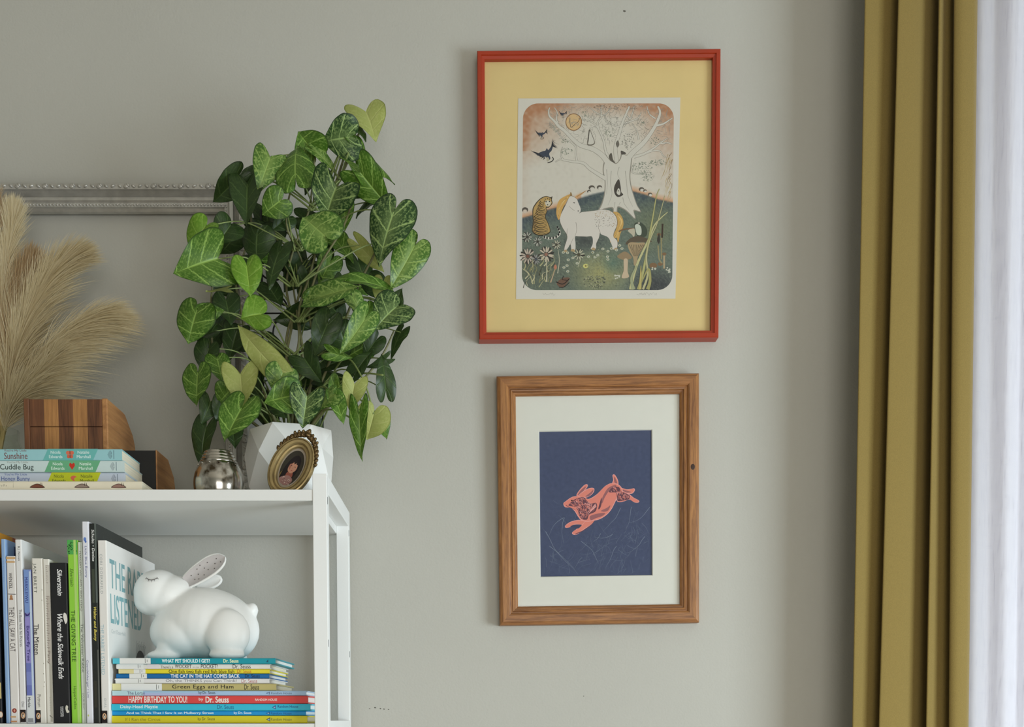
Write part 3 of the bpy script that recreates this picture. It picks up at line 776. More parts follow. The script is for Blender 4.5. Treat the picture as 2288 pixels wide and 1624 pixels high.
# flowers
def flower(x, y, r, petals, c, cc, f=a2):
    X, Y = f(x, y); r /= 5.72
    for k in range(petals):
        an = 2 * math.pi * k / petals + random.uniform(-0.2, 0.2)
        D.ell(X + r * 0.62 * math.cos(an), Y + r * 0.62 * math.sin(an), r * 0.42, r * 0.15, (62, 58, 54), 10, an, keep=True)
    for k in range(petals):
        an = 2 * math.pi * k / petals + random.uniform(-0.2, 0.2)
        D.ell(X + r * 0.62 * math.cos(an), Y + r * 0.62 * math.sin(an), r * 0.36, r * 0.10, c, 10, an, keep=True)
    D.ell(X, Y, r * 0.22, r * 0.22, cc, 10)
flower(235, 840, 105, 12, (188, 172, 158), (124, 84, 72)); flower(470, 815, 105, 12, (194, 180, 162), (150, 108, 92)); flower(340, 880, 70, 10, (150, 148, 146), (76, 80, 92)); flower(225, 590, 70, 9, (176, 172, 160), (70, 66, 60)); flower(360, 650, 66, 9, (170, 168, 158), (70, 66, 60)); flower(600, 690, 62, 9, (190, 184, 164), (80, 74, 60)); flower(890, 820, 80, 9, (186, 182, 160), (84, 78, 60))
for x, y in ((755, 885), (815, 860), (870, 930), (750, 1035), (700, 985), (1015, 845), (1100, 850), (1135, 825), (1260, 845), (1265, 775), (1310, 740), (1375, 760), (1415, 700), (1445, 740), (1200, 745), (1070, 790), (745, 795), (1265, 880), (740, 960), (690, 790)):
    c_ = a2(x, y); D.ell(c_[0], c_[1], 3.6, 2.9, (186, 188, 172), 10); D.ell(c_[0], c_[1], 1.3, 1.2, (140, 128, 84), 8)
c_ = a2(980, 965); D.ell(c_[0], c_[1], 6, 5, (206, 200, 124), 12); D.ell(c_[0], c_[1], 2, 2, (130, 104, 60), 8)
for x in (1360, 1390, 1420, 2030, 2060, 1840, 1870, 2065): 
    for k in range(3): D.ell(*a2(x + random.uniform(-15, 15), (1110 if x < 1500 else 1000) + random.uniform(-25, 25) + (60 if x == 2065 else 0)), 2, 1.7, (196, 194, 180), 8, keep=True)
# stems and leaves lower left, plants lower centre
for k in range(34):
    x = random.uniform(175, 560); y = random.uniform(950, 1270)
    D.stroke(P2((x, y), (x + random.uniform(-30, 50), y - 60), (x + random.uniform(-50, 90), y - random.uniform(80, 150))), random.uniform(1.2, 3.2), random.choice([(176, 170, 128), (66, 64, 52), (140, 136, 100), (196, 188, 156)]), 0.4)
for pts, w0, c in (([(480, 1170), (480, 1000), (475, 840)], 3, (196, 190, 164)), ([(620, 1060), (640, 900), (625, 760)], 2, (190, 186, 164)), ([(300, 1200), (260, 1080), (200, 1010)], 2.4, (186, 180, 140)), ([(530, 1180), (570, 1060), (590, 980)], 3, (186, 160, 132)), ([(910, 850), (905, 900), (880, 980)], 1.8, (196, 190, 164))):
    D.stroke(P2(*pts), w0, c, 0.8)
D.blob(P2((590, 945), (610, 980), (590, 1010), (570, 985)), (190, 122, 98))
D.blob(P2((610, 1180), (690, 1120), (775, 1120), (740, 1190), (690, 1240), (640, 1235)), (112, 84, 70)); D.stroke(P2((600, 1170), (690, 1200), (770, 1130)), 2, (40, 36, 34)); D.stroke(P2((640, 1240), (700, 1240), (770, 1180)), 1.8, (40, 36, 34)); D.stroke(P2((700, 1090), (680, 1140), (740, 1150)), 1.6, (40, 36, 34))
foliage(1100, 1170, 150, 85, 170, [(98, 102, 86), (130, 132, 108), (78, 80, 70), (160, 158, 128)], a2, 2.2)
foliage(1150, 900, 180, 160, 90, [(130, 140, 116), (150, 156, 124), (96, 110, 100)], a2, 1.3)
# pencilled edition number and signature
for x0, x1, n_ in ((430, 590, 7), (1640, 1900, 13)):
    pts = [(x0 + (x1 - x0) * i / (n_ * 2), 1330 + random.uniform(-22, 18)) for i in range(n_ * 2 + 1)]
    D.stroke(P2(*pts), 0.8, (176, 170, 160), 0.6)
D.build('artwork', shp)

# ---- wooden frame with the leaping hare print
M['oak_h'] = wood('varnished_oak_rail', (164, 112, 64), (108, 68, 38), 'X', 260)
M['oak_v'] = wood('varnished_oak_stile', (170, 118, 66), (114, 72, 40), 'Z', 260)
M['mat_white'] = mat('white_mat_board', (222, 220, 212), 0.9, spec=0.1, var=0.01, scale=60)
M['knot'] = mat('dark_wood_knot', (52, 30, 18), 0.6)
pic2, bcx, bcy, w2, h2, sx2, sz2 = picture('framed_print', 'oak framed print of a pink leaping hare on slate blue with a white mat', [(1115, 841), (1567, 834), (1559, 1392), (1111.5, 1399)], 1.908, 0.02, -0.0145)
R2 = 42 * sx2
pf = [(0, 0), (0, 0.0165), (0.0015, 0.019), (0.006, 0.0212), (0.017, 0.0212), (0.0195, 0.0195), (0.0205, 0.0172), (0.0222, 0.0172), (0.0235, 0.0182), (0.0258, 0.0176), (0.0268, 0.0148), (0.0280, 0.0148), (0.0295, 0.0142), (R2, 0.0118), (R2, 0)]
rails = mitred_frame(pic2, w2, h2, pf, M['oak_h'], M['oak_v'])
MB().ball((w2 / 2 - 15 * sx2, -0.0210, (bcy - 1046) * sz2), (0.0040, 0.0005, 0.0056), 14, 8).build('knot', M['knot'], rails[1], True)
def BL(px, py):
    ky = 1 + (bcy - py) * 1.9e-5
    x = (px - bcx) / ky; y = bcy - py
    return (x + y * 0.0145, y - x * 0.0145)
i0 = BL(1208, 1284); i1 = BL(1460, 959)
ox0, ox1 = (BL(1208.5, 959)[0] + BL(1207, 1284)[0]) / 2 * sx2, (BL(1461.5, 959)[0] + BL(1457, 1284)[0]) / 2 * sx2
oz0, oz1 = (BL(1207, 1284)[1] + BL(1457, 1285)[1]) / 2 * sz2, (BL(1208, 959)[1] + BL(1461, 958)[1]) / 2 * sz2
mat_board(pic2, w2 - 0.012, h2 - 0.012, ox0, ox1, oz0, oz1, -0.0082, -0.0062, M['mat_white'])
MB().box(-w2 / 2 + 0.006, w2 / 2 - 0.006, -0.0112, -0.0100, -h2 / 2 + 0.006, h2 / 2 - 0.006).build('glass_pane', M['pane'], pic2)
M['slate'] = mat('slate_blue_print_paper', (76, 83, 110), 0.9, spec=0.1, var=0.10, scale=160)
ap = MB().box(ox0 - 0.004, ox1 + 0.004, -0.0058, -0.0052, oz0 - 0.004, oz1 + 0.004).build('print_sheet', M['slate'], pic2)
E = Decal((0, -0.00585, 0), (1, 0, 0), (0, 0, 1), sx2, eps=5e-6, kv=sz2)
def b1(x, y): return BL(1190 + x / 4.51, 940 + y / 4.51)
def Q(*p): return [b1(*c) for c in p]
random.seed(5)
lo = BL(1210, 1282); hi = BL(1456, 960)
def inside(p): return ox0 / sx2 + 1 < p[0] < ox1 / sx2 - 1 and oz0 / sz2 + 1 < p[1] < oz1 / sz2 - 1
def scratch(x, y, an, l, bend, col, w):
    pts = []
    for k in range(6):
        p = b1(x, y)
        if not inside(p): break
        pts.append(p); an += bend + random.uniform(-0.25, 0.25); x += math.cos(an) * l / 5; y += math.sin(an) * l / 5
    if len(pts) > 2: E.stroke(pts, w, col, 0.25, 3, keep=True)
for _ in range(230):
    y = 1540 - abs(random.gauss(0, 1)) * 300
    x = random.uniform(90, 1200)
    if y < 780 or (y < 900 and 250 < x < 700): continue
    up = -math.pi / 2 if random.random() < 0.35 else random.choice([0.6, 2.4, -0.7])
    t = random.random()
    scratch(x, y, up + random.uniform(-0.5, 0.5), random.uniform(50, 190), random.uniform(-0.14, 0.14), mixc((74, 84, 112), (112, 122, 142), t ** 1.6), random.uniform(0.5, 1.0))
for _ in range(120):
    scratch(random.uniform(90, 1200), random.uniform(110, 900), random.uniform(0, 6.28), random.uniform(10, 36), 0, mixc((72, 80, 108), (96, 100, 120), random.random()), 0.5)
for x, y, an, l, bd in ((140, 1100, 1.1, 480, -0.13), (320, 960, 2.6, 240, -0.1), (330, 960, 1.9, 260, -0.1), (900, 860, 1.7, 300, 0.1), (1010, 850, 1.7, 240, 0.12), (820, 1130, 2.3, 200, 0.1), (500, 1200, 0.5, 300, 0.15), (1150, 1150, 1.9, 260, 0.1), (180, 1250, 0.6, 420, 0.08), (700, 1120, 2.2, 120, 0.1), (860, 1250, 2.2, 260, -0.1), (1200, 850, 2.2, 280, 0.1)):
    scratch(x, y, an, l, bd, (124, 134, 152), 1.1)
PK, PKD, DK = (224, 134, 120), (156, 100, 104), (104, 68, 80)
PL = (232, 164, 160)
# ears, tail, far hind foot, legs first
def shape(pts, col=PK, n=5):
    E.blob(Q(*pts), PL, n)
    cxm = sum(p[0] for p in pts) / len(pts); cym = sum(p[1] for p in pts) / len(pts)
    def inn(p):
        dx, dy = p[0] - cxm, p[1] - cym; l = math.hypot(dx, dy)
        return (p[0] - dx / l * 7, p[1] - dy / l * 7)
    E.blob(Q(*[inn(p) for p in pts]), col, n)
shape([(815, 530), (835, 522), (862, 560), (875, 600), (868, 630), (815, 615), (822, 575)]); E.blob(Q((832, 545), (852, 575), (862, 612), (842, 612), (830, 580)), PKD)
shape([(905, 660), (960, 672), (1000, 668), (1035, 662), (1042, 685), (1015, 715), (960, 715), (905, 705)]); E.blob(Q((915, 675), (960, 685), (1005, 700), (950, 706), (918, 694)), PKD)
shape([(860, 680), (920, 690), (985, 720), (1030, 755), (1085, 785), (1080, 806), (1040, 805), (990, 775), (940, 792), (885, 802), (855, 775)])
shape([(450, 735), (480, 680), (530, 628), (560, 622), (562, 645), (530, 690), (500, 740)]); E.blob(Q((465, 728), (495, 680), (545, 642), (528, 680), (490, 730)), PKD)
shape([(340, 1040), (385, 1005), (450, 985), (510, 985), (560, 1005), (520, 1030), (440, 1030), (390, 1055), (345, 1062)])
shape([(410, 1110), (460, 1070), (520, 1020), (560, 985), (640, 980), (600, 1030), (530, 1080), (460, 1130), (420, 1132)])
E.stroke(Q((440, 1128), (520, 1092), (600, 1035), (640, 985)), 2.0, DK, 0.8)
E.blob(Q((390, 1050), (440, 1030), (505, 1035), (470, 1070), (440, 1062)), (66, 72, 100))
body2 = [(318, 815), (345, 790), (400, 752), (455, 740), (520, 745), (570, 770), (640, 735), (690, 690), (740, 640), (800, 610), (860, 615), (905, 650), (920, 700), (880, 720), (860, 765), (840, 810), (810, 870), (760, 930), (690, 975), (630, 990), (560, 1000), (500, 985), (465, 945), (430, 890), (390, 860), (335, 852)]
shape(body2, PK, 5)
shape([(470, 735), (520, 690), (580, 660), (625, 660), (630, 690), (600, 730), (550, 755), (490, 755)]); E.blob(Q((540, 745), (590, 705), (622, 675), (610, 712), (575, 742)), PKD)
# patterned mane, flank bands and haunch
MANE = [(400, 800), (440, 770), (520, 752), (560, 790), (600, 815), (650, 810), (660, 850), (640, 900), (580, 930), (560, 978), (510, 975), (480, 935), (465, 885), (432, 852), (372, 838), (380, 818)]
HAUNCH = [(780, 700), (820, 650), (880, 650), (900, 690), (920, 700), (985, 730), (985, 770), (930, 785), (870, 790), (860, 740), (850, 705)]
E.blob(Q(*MANE), DK)
#, (520, 752), (560, 790), (600, 815), (650, 810), (660, 850), (640, 900), (580, 930), (560, 985), (505, 985), (470, 940), (455, 880), (420, 850), (350, 845), (370, 820)), DK)
E.blob(Q((700, 800), (720, 740), (770, 660), (840, 628), (850, 645), (790, 680), (740, 750), (715, 810)), PKD)
E.blob(Q((672, 870), (690, 800), (705, 755), (705, 820), (690, 865)), DK)
E.blob(Q((590, 945), (660, 920), (740, 912), (720, 940), (650, 965), (600, 985)), PKD); E.blob(Q((700, 890), (760, 860), (795, 835), (775, 885), (735, 900)), PKD)
E.blob(Q(*HAUNCH), DK)
#, (900, 690), (920, 700), (985, 730), (985, 770), (930, 785), (870, 790), (860, 740), (850, 705)), DK)
def pip(x, y, poly):
    r = False; j = len(poly) - 1
    for i in range(len(poly)):
        (xi, yi), (xj, yj) = poly[i], poly[j]
        if (yi > y) != (yj > y) and x < (xj - xi) * (y - yi) / (yj - yi) + xi: r = not r
        j = i
    return r
for poly, cnt in ((MANE, 330), (HAUNCH, 120)):
    xs = [q_[0] for q_ in poly]; ys = [q_[1] for q_ in poly]
    for _ in range(cnt):
        x, y = random.uniform(min(xs), max(xs)), random.uniform(min(ys), max(ys)); an = random.uniform(-0.4, 1.5); l = random.uniform(14, 34)
        pp = [(x, y), (x + l * 0.5 * math.cos(an) + random.uniform(-6, 6), y + l * 0.5 * math.sin(an)), (x + l * math.cos(an + 0.5), y + l * math.sin(an + 0.5))]
        if all(pip(q_[0], q_[1], poly) for q_ in pp):
            E.stroke(Q(*pp), random.uniform(0.7, 1.7), random.choice([PK, PK, PL, (190, 118, 116)]), 0.4, 3, keep=True)
for k in range(8): E.stroke(Q((585 + k * 6, 910 - k * 6), (610 + k * 6, 860 - k * 2), (645, 815 + k * 3)), 0.9, PL, 0.4, 3, keep=True)
E.ell(*b1(404, 786), 1.9, 1.6, (30, 22, 28), 10); E.stroke(Q((345, 830), (370, 850), (440, 880)), 1.6, DK, 0.6)
E.blob(Q((320, 820), (345, 800), (385, 790), (380, 815), (345, 830)), PK)
E.build('artwork', ap)

# ---- empty silver frame standing on the shelf against the wall
M['silver'] = mat('aged_silver_leaf', (188, 186, 180), 0.38, 0.55, var=0.12, scale=60, bump=0.2, bscale=240)
YF = 1.897
sfx0, sfx1 = W(-330, 500, YF).x, W(549, 500, YF).x
sfz1 = W(300, 406, YF).z
sf = thing('empty_frame', 'empty silver ornate frame standing on the shelf behind the leafy plant', 'picture frame', ((sfx0 + sfx1) / 2, YF + 0.022, (ZT + sfz1) / 2 + 0.0005))
fwid, fhei = sfx1 - sfx0, sfz1 - ZT - 0.001
kk = scale_at(300, 430, YF)[0]
pfs = [(0, 0), (0, 0.016), (3 * kk, 0.020), (15 * kk, 0.021), (17 * kk, 0.017), (24 * kk, 0.009), (28 * kk, 0.0115), (30 * kk, 0.016), (37 * kk, 0.0175), (41 * kk, 0.0145), (49 * kk, 0.0135), (51 * kk, 0.010), (56 * kk, 0.007), (57 * kk, 0.0)]
fr = mitred_frame(sf, fwid, fhei, pfs, M['silver'], M['silver'])
random.seed(3)
for k, rail in enumerate(fr):
    mb = MB(); horiz = k in (0, 2)
    L = fwid if horiz else fhei
    n_ = int(L / (15 * kk))
    sgn = {0: -1, 2: 1, 1: 1, 3: -1}[k]
    def at_(t, d, hh):
        return (t, -hh, sgn * (fhei / 2 - d)) if horiz else (sgn * (fwid / 2 - d), -hh, t)
    for i in range(n_):
        t = -L / 2 + (i + 0.5) * L / n_
        if abs(t) > L / 2 - 10 * kk: continue
        big = i % 4 == 0
        rot = Matrix.Rotation((0.6 if i % 2 else -0.5), 3, 'Y')
        mb.ball(at_(t, 8.5 * kk, 0.021), ((7.5 if big else 5.5) * kk, 0.0028, (5.5 if big else 3.2) * kk), 8, 6, rot)
        if big: mb.ball(at_(t + 4 * kk, 7 * kk, 0.0225), (3 * kk, 0.0025, 4.4 * kk), 8, 6, rot)
    n2_ = int(L / (7.5 * kk))
    for i in range(n2_):
        t = -L / 2 + (i + 0.5) * L / n2_
        if abs(t) > L / 2 - 46 * kk: continue
        mb.ball(at_(t, 45 * kk, 0.0138), (2.9 * kk, 0.002, 2.9 * kk), 6, 5)
    mb.build('carved_beading', M['silver'], rail, True)['kind'] = 'stuff'
# ------------------------------------------------------------------ books
PAGE = {'cream': M['pages'], 'white': M['pages_white']}
_cm = {}
def cover_mat(col, rough=0.4):
    key = (tuple(col), rough)
    if key not in _cm:
        _cm[key] = mat('book_cover_%d' % len(_cm), col, rough, spec=0.35, var=0.02, scale=30)
    return _cm[key]

def book(label, t, h, d, col, loc, lying=False, rotz=0.0, group=None, pages='white', board=0.0022, cover_over=0.003):
    rot = (0, -math.pi / 2, rotz) if lying else (0, 0, rotz)
    e = thing('picture_book', label, 'book', loc, (0, 0, 0), group)
    e.rotation_euler = (Matrix.Rotation(rotz, 3, 'Z') @ (Matrix.Rotation(-math.pi / 2, 3, 'Y') if lying else Matrix.Identity(3))).to_euler()
    b = min(board, t * 0.2); r = min(0.0016, t * 0.22)
    pts = [(0, d), (0, r), (r * 0.3, r * 0.3), (r, 0), (t - r, 0), (t - r * 0.3, r * 0.3), (t, r), (t, d), (t - b, d), (t - b, b * 1.6), (b, b * 1.6), (b, d)]
    MB().prism(pts, 0, h, 'z').build('cover', cover_mat(col), e)
    MB().box(b, t - b, b * 1.6, d - cover_over - 0.001, cover_over, h - cover_over).build('page_block', PAGE[pages], e)
    return e

def spine(e, t, h, k):
    """Print on the spine: u runs from the book's head to its foot, v across; in photo pixels."""
    return Decal((0, -0.00005, h), (0, 0, -1), (1, 0, 0), k, 1e-5)

YS = 1.615
KS = YS / FPX
# --- standing books: x0, x1 at the foot, y of the head, spine colour, depth
def standing(label, x0, x1, ytop, col, d, dy=0.0, pages='white'):
    Y = YS + dy
    X0_, X1_ = W(x0, 1612, Y).x, W(x1, 1612, Y).x
    zt = W((x0 + x1) / 2, ytop, Y).z
    t, h = X1_ - X0_, zt - ZL - 0.0004
    e = book(label, t, h, d, col, (X0_, Y, ZL + 0.0003), group='picture books standing on the lower shelf', pages=pages)
    s = spine(e, t, h, KS)
    s.H, s.T, s.top = h / KS, t / KS, ytop
    s.ky = s.H / (1615.5 - ytop)
    def st(txt, y0, y1, f0, f1, c, **kw): return s.text(txt, (y0 - ytop) * s.ky, f0 * s.T, (y1 - ytop) * s.ky, f1 * s.T, c, **kw)
    def rc(y0, y1, f0, f1, c): return s.rect((y0 - ytop) * s.ky, f0 * s.T, (y1 - ytop) * s.ky, f1 * s.T, c)
    def el(y, f, ry, rx, c): return s.ell((y - ytop) * s.ky, f * s.T, ry, rx, c)
    s.sc = lambda y0, y1, f0, f1, c, n=10: s.scribble((y0 - ytop) * s.ky, f0 * s.T, (y1 - ytop) * s.ky, f1 * s.T, c, n)
    return e, s, st, rc, el
def penguin(rc, el, y0, y1, f0, f1, black=True):
    if black: rc(y0, y1, f0, f1, (34, 26, 28))
    ym, fm = (y0 + y1) / 2 - 1, (f0 + f1) / 2
    el(ym, fm, 7.2, 4.6, (206, 150, 110)); el(ym, fm, 6.4, 3.9, (222, 186, 150)); el(ym - 3.4, fm, 1.7, 1.4, (44, 30, 28)); el(ym + 0.6, fm, 4.0, 2.2, (44, 30, 28)); el(ym + 1.0, fm + 0.02, 2.9, 1.2, (236, 230, 220))

e, s, st, rc, el = standing('tall orange-yellow picture book at the far left edge, only its cover corner showing', -38, -17, 1178, (214, 150, 40), 0.262)
t_ = s.T * KS; h_ = s.H * KS
cv = Decal((t_ + 0.00005, 0.0, h_), (0, 1, 0), (0, 0, 1), 1.0)
cv.rect(0.09, -0.3, 0.262, 0.0, (176, 88, 42)); cv.rect(0.12, -0.3, 0.262, -0.016, (120, 46, 32)); cv.build('cover_print', e, INK_GLOSS)
e, s, st, rc, el = standing('dark navy book with teal lettering cut off by the left edge', -16, 5.5, 1243, (24, 28, 36), 0.22)
s.sc(1385, 1450, 0.6, 0.95, (96, 190, 196), 12); rc(1524, 1560, 0.6, 0.97, (200, 182, 128)); el(1596, 0.86, 7, 4.5, (206, 150, 110)); el(1596, 0.86, 6, 3.6, (226, 214, 200))
s.build('spine_print', e, INK_GLOSS)['kind'] = 'stuff'
e, s, st, rc, el = standing('light blue book with a dark blue cover, beside the dark one at the left edge', 13.3, 23, 1204, (140, 172, 216), 0.24)
rc(1204, 1615, 0.72, 0.9, (176, 202, 226)); s.sc(1252, 1300, 0.3, 0.62, (104, 138, 190), 12); s.sc(1514, 1552, 0.3, 0.62, (112, 146, 198), 9)
s.build('spine_print', e, INK_GLOSS)
t_ = s.T * KS; h_ = s.H * KS
cv = Decal((t_ + 0.00005, 0.0, h_), (0, 1, 0), (0, 0, 1), 1.0)
cv.rect(0.004, -h_, 0.24, 0.0, (140, 172, 216)); cv.rect(0.03, -h_ + 0.01, 0.235, -0.006, (34, 58, 112)); cv.build('cover_print', e, INK_GLOSS)
e, s, st, rc, el = standing('white spine with tan stripes and a small hanging brown fish', 24, 44, 1242, (222, 219, 216), 0.20)
rc(1244, 1249, 0.0, 1.0, (206, 168, 120)); rc(1253, 1257, 0.0, 0.95, (204, 166, 118)); st('WENZEL', 1279, 1315, 0.25, 0.6, (54, 46, 44), bold=0.01)
s.stroke([((1326 - s.top) * s.ky, 0.1 * s.T), ((1327 - s.top) * s.ky, 0.95 * s.T)], 1.5, (44, 34, 32), smooth=0); el(1333, 0.45, 5, 3, (176, 128, 88)); rc(1336, 1339, 0.25, 0.65, (160, 110, 74))
st('THEY ALL SAW A CAT', 1355, 1454, 0.15, 0.75, (70, 60, 62), space=1.05); el(1587, 0.45, 5.2, 5.2, (140, 52, 44)); el(1587, 0.45, 3.0, 2.0, (214, 150, 130)); rc(1599, 1603, 0.0, 0.6, (204, 166, 124)); rc(1610, 1613, 0, 0.7, (196, 140, 96))
s.build('spine_print', e, INK_GLOSS)
e, s, st, rc, el = standing('tall white book with a plain white cover, second white spine from the left', 44.5, 59, 1205, (226, 226, 226), 0.262)
st('B.J. Novak', 1220, 1253, 0.32, 0.72, (44, 44, 46)); st('The Book With No Pictures', 1360, 1443, 0.32, 0.72, (60, 60, 62)); st('Dial', 1567, 1579, 0.35, 0.75, (90, 90, 92)); penguin(rc, el, 1585, 1613, 0.08, 0.95)
s.build('spine_print', e, INK_GLOSS)
t_ = s.T * KS; h_ = s.H * KS
cv = Decal((t_ + 0.00005, 0.0, h_), (0, 1, 0), (0, 0, 1), 1.0)
cv.text('THE', 0.05, -0.062, 0.15, -0.03, (24, 24, 26), bold=0.03); cv.text('BOOK', 0.04, -0.12, 0.2, -0.075, (24, 24, 26), bold=0.03); cv.build('cover_print', e, INK_GLOSS)
e, s, st, rc, el = standing('short blue and violet book in the row of white spines', 61, 78, 1272, (128, 136, 190), 0.19)
rc(1272, 1368, 0.05, 0.72, (122, 150, 206)); rc(1276, 1615, 0.74, 1.0, (196, 212, 232)); rc(1378, 1480, 0.05, 0.72, (150, 142, 206)); rc(1481, 1553, 0.05, 0.72, (108, 118, 186)); rc(1500, 1530, 0.05, 0.72, (126, 138, 200)); rc(1553, 1615, 0.0, 1.0, (214, 218, 220))
st('MARKLE/WU', 1289, 1346, 0.16, 0.56, (44, 52, 130), bold=0.008); s.blob([((1368 - s.top) * s.ky, 0.1 * s.T), ((1372 - s.top) * s.ky, 0.4 * s.T), ((1367 - s.top) * s.ky, 0.75 * s.T), ((1374 - s.top) * s.ky, 0.6 * s.T), ((1375 - s.top) * s.ky, 0.2 * s.T)], (58, 42, 120))
st('Butterfly Tree', 1397, 1476, 0.12, 0.62, (44, 36, 110), bold=0.012); st('Markle', 1557, 1580, 0.15, 0.5, (34, 34, 40), bold=0.015); rc(1604, 1613, 0.1, 0.8, (150, 152, 156))
s.build('spine_print', e, INK_GLOSS)
e, s, st, rc, el = standing('cream white book with widely spaced serif author lettering and a black foot panel', 80, 104, 1247, (226, 223, 214), 0.21)
st('JAN BRETT', 1258, 1324, 0.08, 0.42, (58, 62, 52), space=1.15); st('The Mitten', 1393, 1461, 0.05, 0.5, (40, 34, 34), bold=0.008); st('Putnam', 1551, 1579, 0.22, 0.55, (110, 106, 100)); penguin(rc, el, 1586, 1614, 0.02, 0.48)
for y, f in ((1317, 0.9), (1340, 0.86), (1481, 0.88), (1504, 0.84), (1523, 0.9), (1533, 0.85)): el(y, f, 1.6, 0.6, (120, 118, 96))
s.build('spine_print', e, INK_GLOSS)
e, s, st, rc, el = standing('pale book with taupe shaded spine edge beside the thick black book', 104.5, 119, 1249, (224, 221, 212), 0.21)
rc(1262, 1481, 0.45, 1.0, (186, 178, 168)); rc(1481, 1612, 0.6, 1.0, (176, 172, 160)); rc(1262, 1330, 0.4, 1.0, (204, 199, 190))
s.sc(1262, 1304, 0.45, 0.8, (132, 122, 114), 10); s.sc(1330, 1450, 0.35, 0.82, (134, 122, 114), 22); st('Party', 1453, 1482, 0.28, 0.82, (124, 112, 104)); s.sc(1556, 1590, 0.5, 0.8, (150, 146, 138), 9); s.stroke([((1598 - s.top) * s.ky, 0.5 * s.T), ((1604 - s.top) * s.ky, 0.95 * s.T)], 1.4, (30, 28, 26), 0.5, smooth=0)
s.build('spine_print', e, INK_GLOSS)
e, s, st, rc, el = standing('thick black book with slanted white lettering', 120, 157.5, 1257, (32, 33, 36), 0.20)
st('Silverstein', 1272, 1330, 0.42, 0.72, (232, 232, 232), bold=0.02, shear=0.25); st('Where the Sidewalk Ends', 1369, 1516, 0.36, 0.68, (232, 232, 232), bold=0.016, shear=0.25)
s.blob([((1368 - s.top) * s.ky, 0.78 * s.T), ((1372 - s.top) * s.ky, 0.92 * s.T), ((1385 - s.top) * s.ky, 0.96 * s.T), ((1393 - s.top) * s.ky, 0.86 * s.T), ((1386 - s.top) * s.ky, 0.78 * s.T), ((1376 - s.top) * s.ky, 0.72 * s.T)], (226, 222, 216))
s.blob([((1575 - s.top) * s.ky, 0.78 * s.T), ((1582 - s.top) * s.ky, 0.72 * s.T), ((1592 - s.top) * s.ky, 0.80 * s.T), ((1590 - s.top) * s.ky, 0.95 * s.T), ((1584 - s.top) * s.ky, 0.86 * s.T), ((1578 - s.top) * s.ky, 0.88 * s.T)], (214, 210, 196))
st('HARPER', 1578, 1601, 0.52, 0.60, (220, 220, 220), bold=0.02); st('COLLINS', 1578, 1601, 0.42, 0.50, (220, 220, 220), bold=0.02)
s.build('spine_print', e, INK_GLOSS)
e, s, st, rc, el = standing('bright lime green book with dark green leaves at its head', 160, 182, 1206, (146, 206, 68), 0.21)
rc(1206, 1238, 0.0, 0.98, (84, 170, 84)); random.seed(9)
for k in range(12):
    y = random.uniform(1213, 1238); f = random.uniform(0.10, 0.86)
    s.ell((y - s.top) * s.ky + 1, f * s.T, random.uniform(3, 6), random.uniform(1.2, 2.2), (34, 84, 40), 8, random.uniform(-0.8, 0.8)); s.ell((y - s.top) * s.ky + 1, f * s.T, random.uniform(1.6, 3.6), random.uniform(0.6, 1.1), (104, 190, 90), 8, random.uniform(-0.8, 0.8))
rc(1206, 1615, 0.62, 0.86, (178, 214, 120))
st('Silverstein', 1270, 1309, 0.2, 0.55, (36, 62, 26), shear=0.25); st('THE GIVING TREE', 1362, 1477, 0.2, 0.62, (44, 74, 30)); st('HarperCollins', 1532, 1584, 0.2, 0.55, (48, 76, 34))
s.build('spine_print', e, INK_GLOSS)
e, s, st, rc, el = standing('narrow pale grey-green book between the lime and the tall white one', 182.6, 192.4, 1211, (206, 214, 198), 0.20)
rc(1211, 1615, 0.6, 1.0, (176, 182, 172)); st('MARGERY WILLIAMS • ERIN STEAD', 1231, 1364, 0.35, 0.75, (96, 92, 84)); st('The Velveteen Rabbit', 1392, 1502, 0.3, 0.85, (84, 88, 82)); st('DOUBLEDAY', 1548, 1585, 0.35, 0.75, (120, 124, 116))
s.build('spine_print', e, INK_GLOSS)
e, s, st, rc, el = standing('tallest white book with a small blue bunny mark and blue lettering', 193.2, 208.5, 1165, (224, 226, 234), 0.22)
el(1204, 0.4, 4.5, 3.0, (96, 130, 200)); el(1209, 0.5, 3.0, 2.0, (80, 112, 190)); st('Little Blue Bunny', 1219, 1289, 0.25, 0.65, (72, 82, 140)); st('Guendelsberger • Lim', 1473, 1558, 0.12, 0.5, (80, 84, 130)); el(1598, 0.3, 2.4, 1.5, (190, 200, 110))
s.build('spine_print', e, INK_GLOSS)
e, s, st, rc, el = standing('tall dark charcoal book with yellow script beside the white rabbit book', 210, 224.8, 1169, (38, 42, 40), 0.225, pages='cream')
rc(1169, 1345, 0.72, 1.0, (92, 100, 96)); rc(1270, 1345, 0.2, 0.6, (64, 70, 58)); rc(1450, 1615, 0.75, 0.95, (96, 98, 94)); rc(1520, 1580, 0.15, 0.6, (52, 52, 44))
st('Schulte • Denise', 1183, 1253, 0.3, 0.68, (226, 228, 226), bold=0.02, shear=0.2); st('Walter and Bunny', 1353, 1430, 0.22, 0.75, (224, 208, 96), bold=0.02, shear=0.3)
s.build('spine_print', e, INK_GLOSS)
t_ = s.T * KS; h_ = s.H * KS
cv = Decal((t_ + 0.00005, 0.0, h_), (0, 1, 0), (0, 0, 1), 1.0); random.seed(2)
for k in range(70):
    y = random.uniform(0.005, 0.215); z = random.uniform(-0.09, -0.008)
    cv.stroke([(y, z), (y + random.uniform(-.004, .004), z + random.uniform(0.006, 0.03) if z < -0.04 else z - 0.012)], 0.0014, random.choice([(52, 62, 58), (30, 36, 32), (58, 64, 44), (44, 52, 46)]), 0.0004, keep=True)
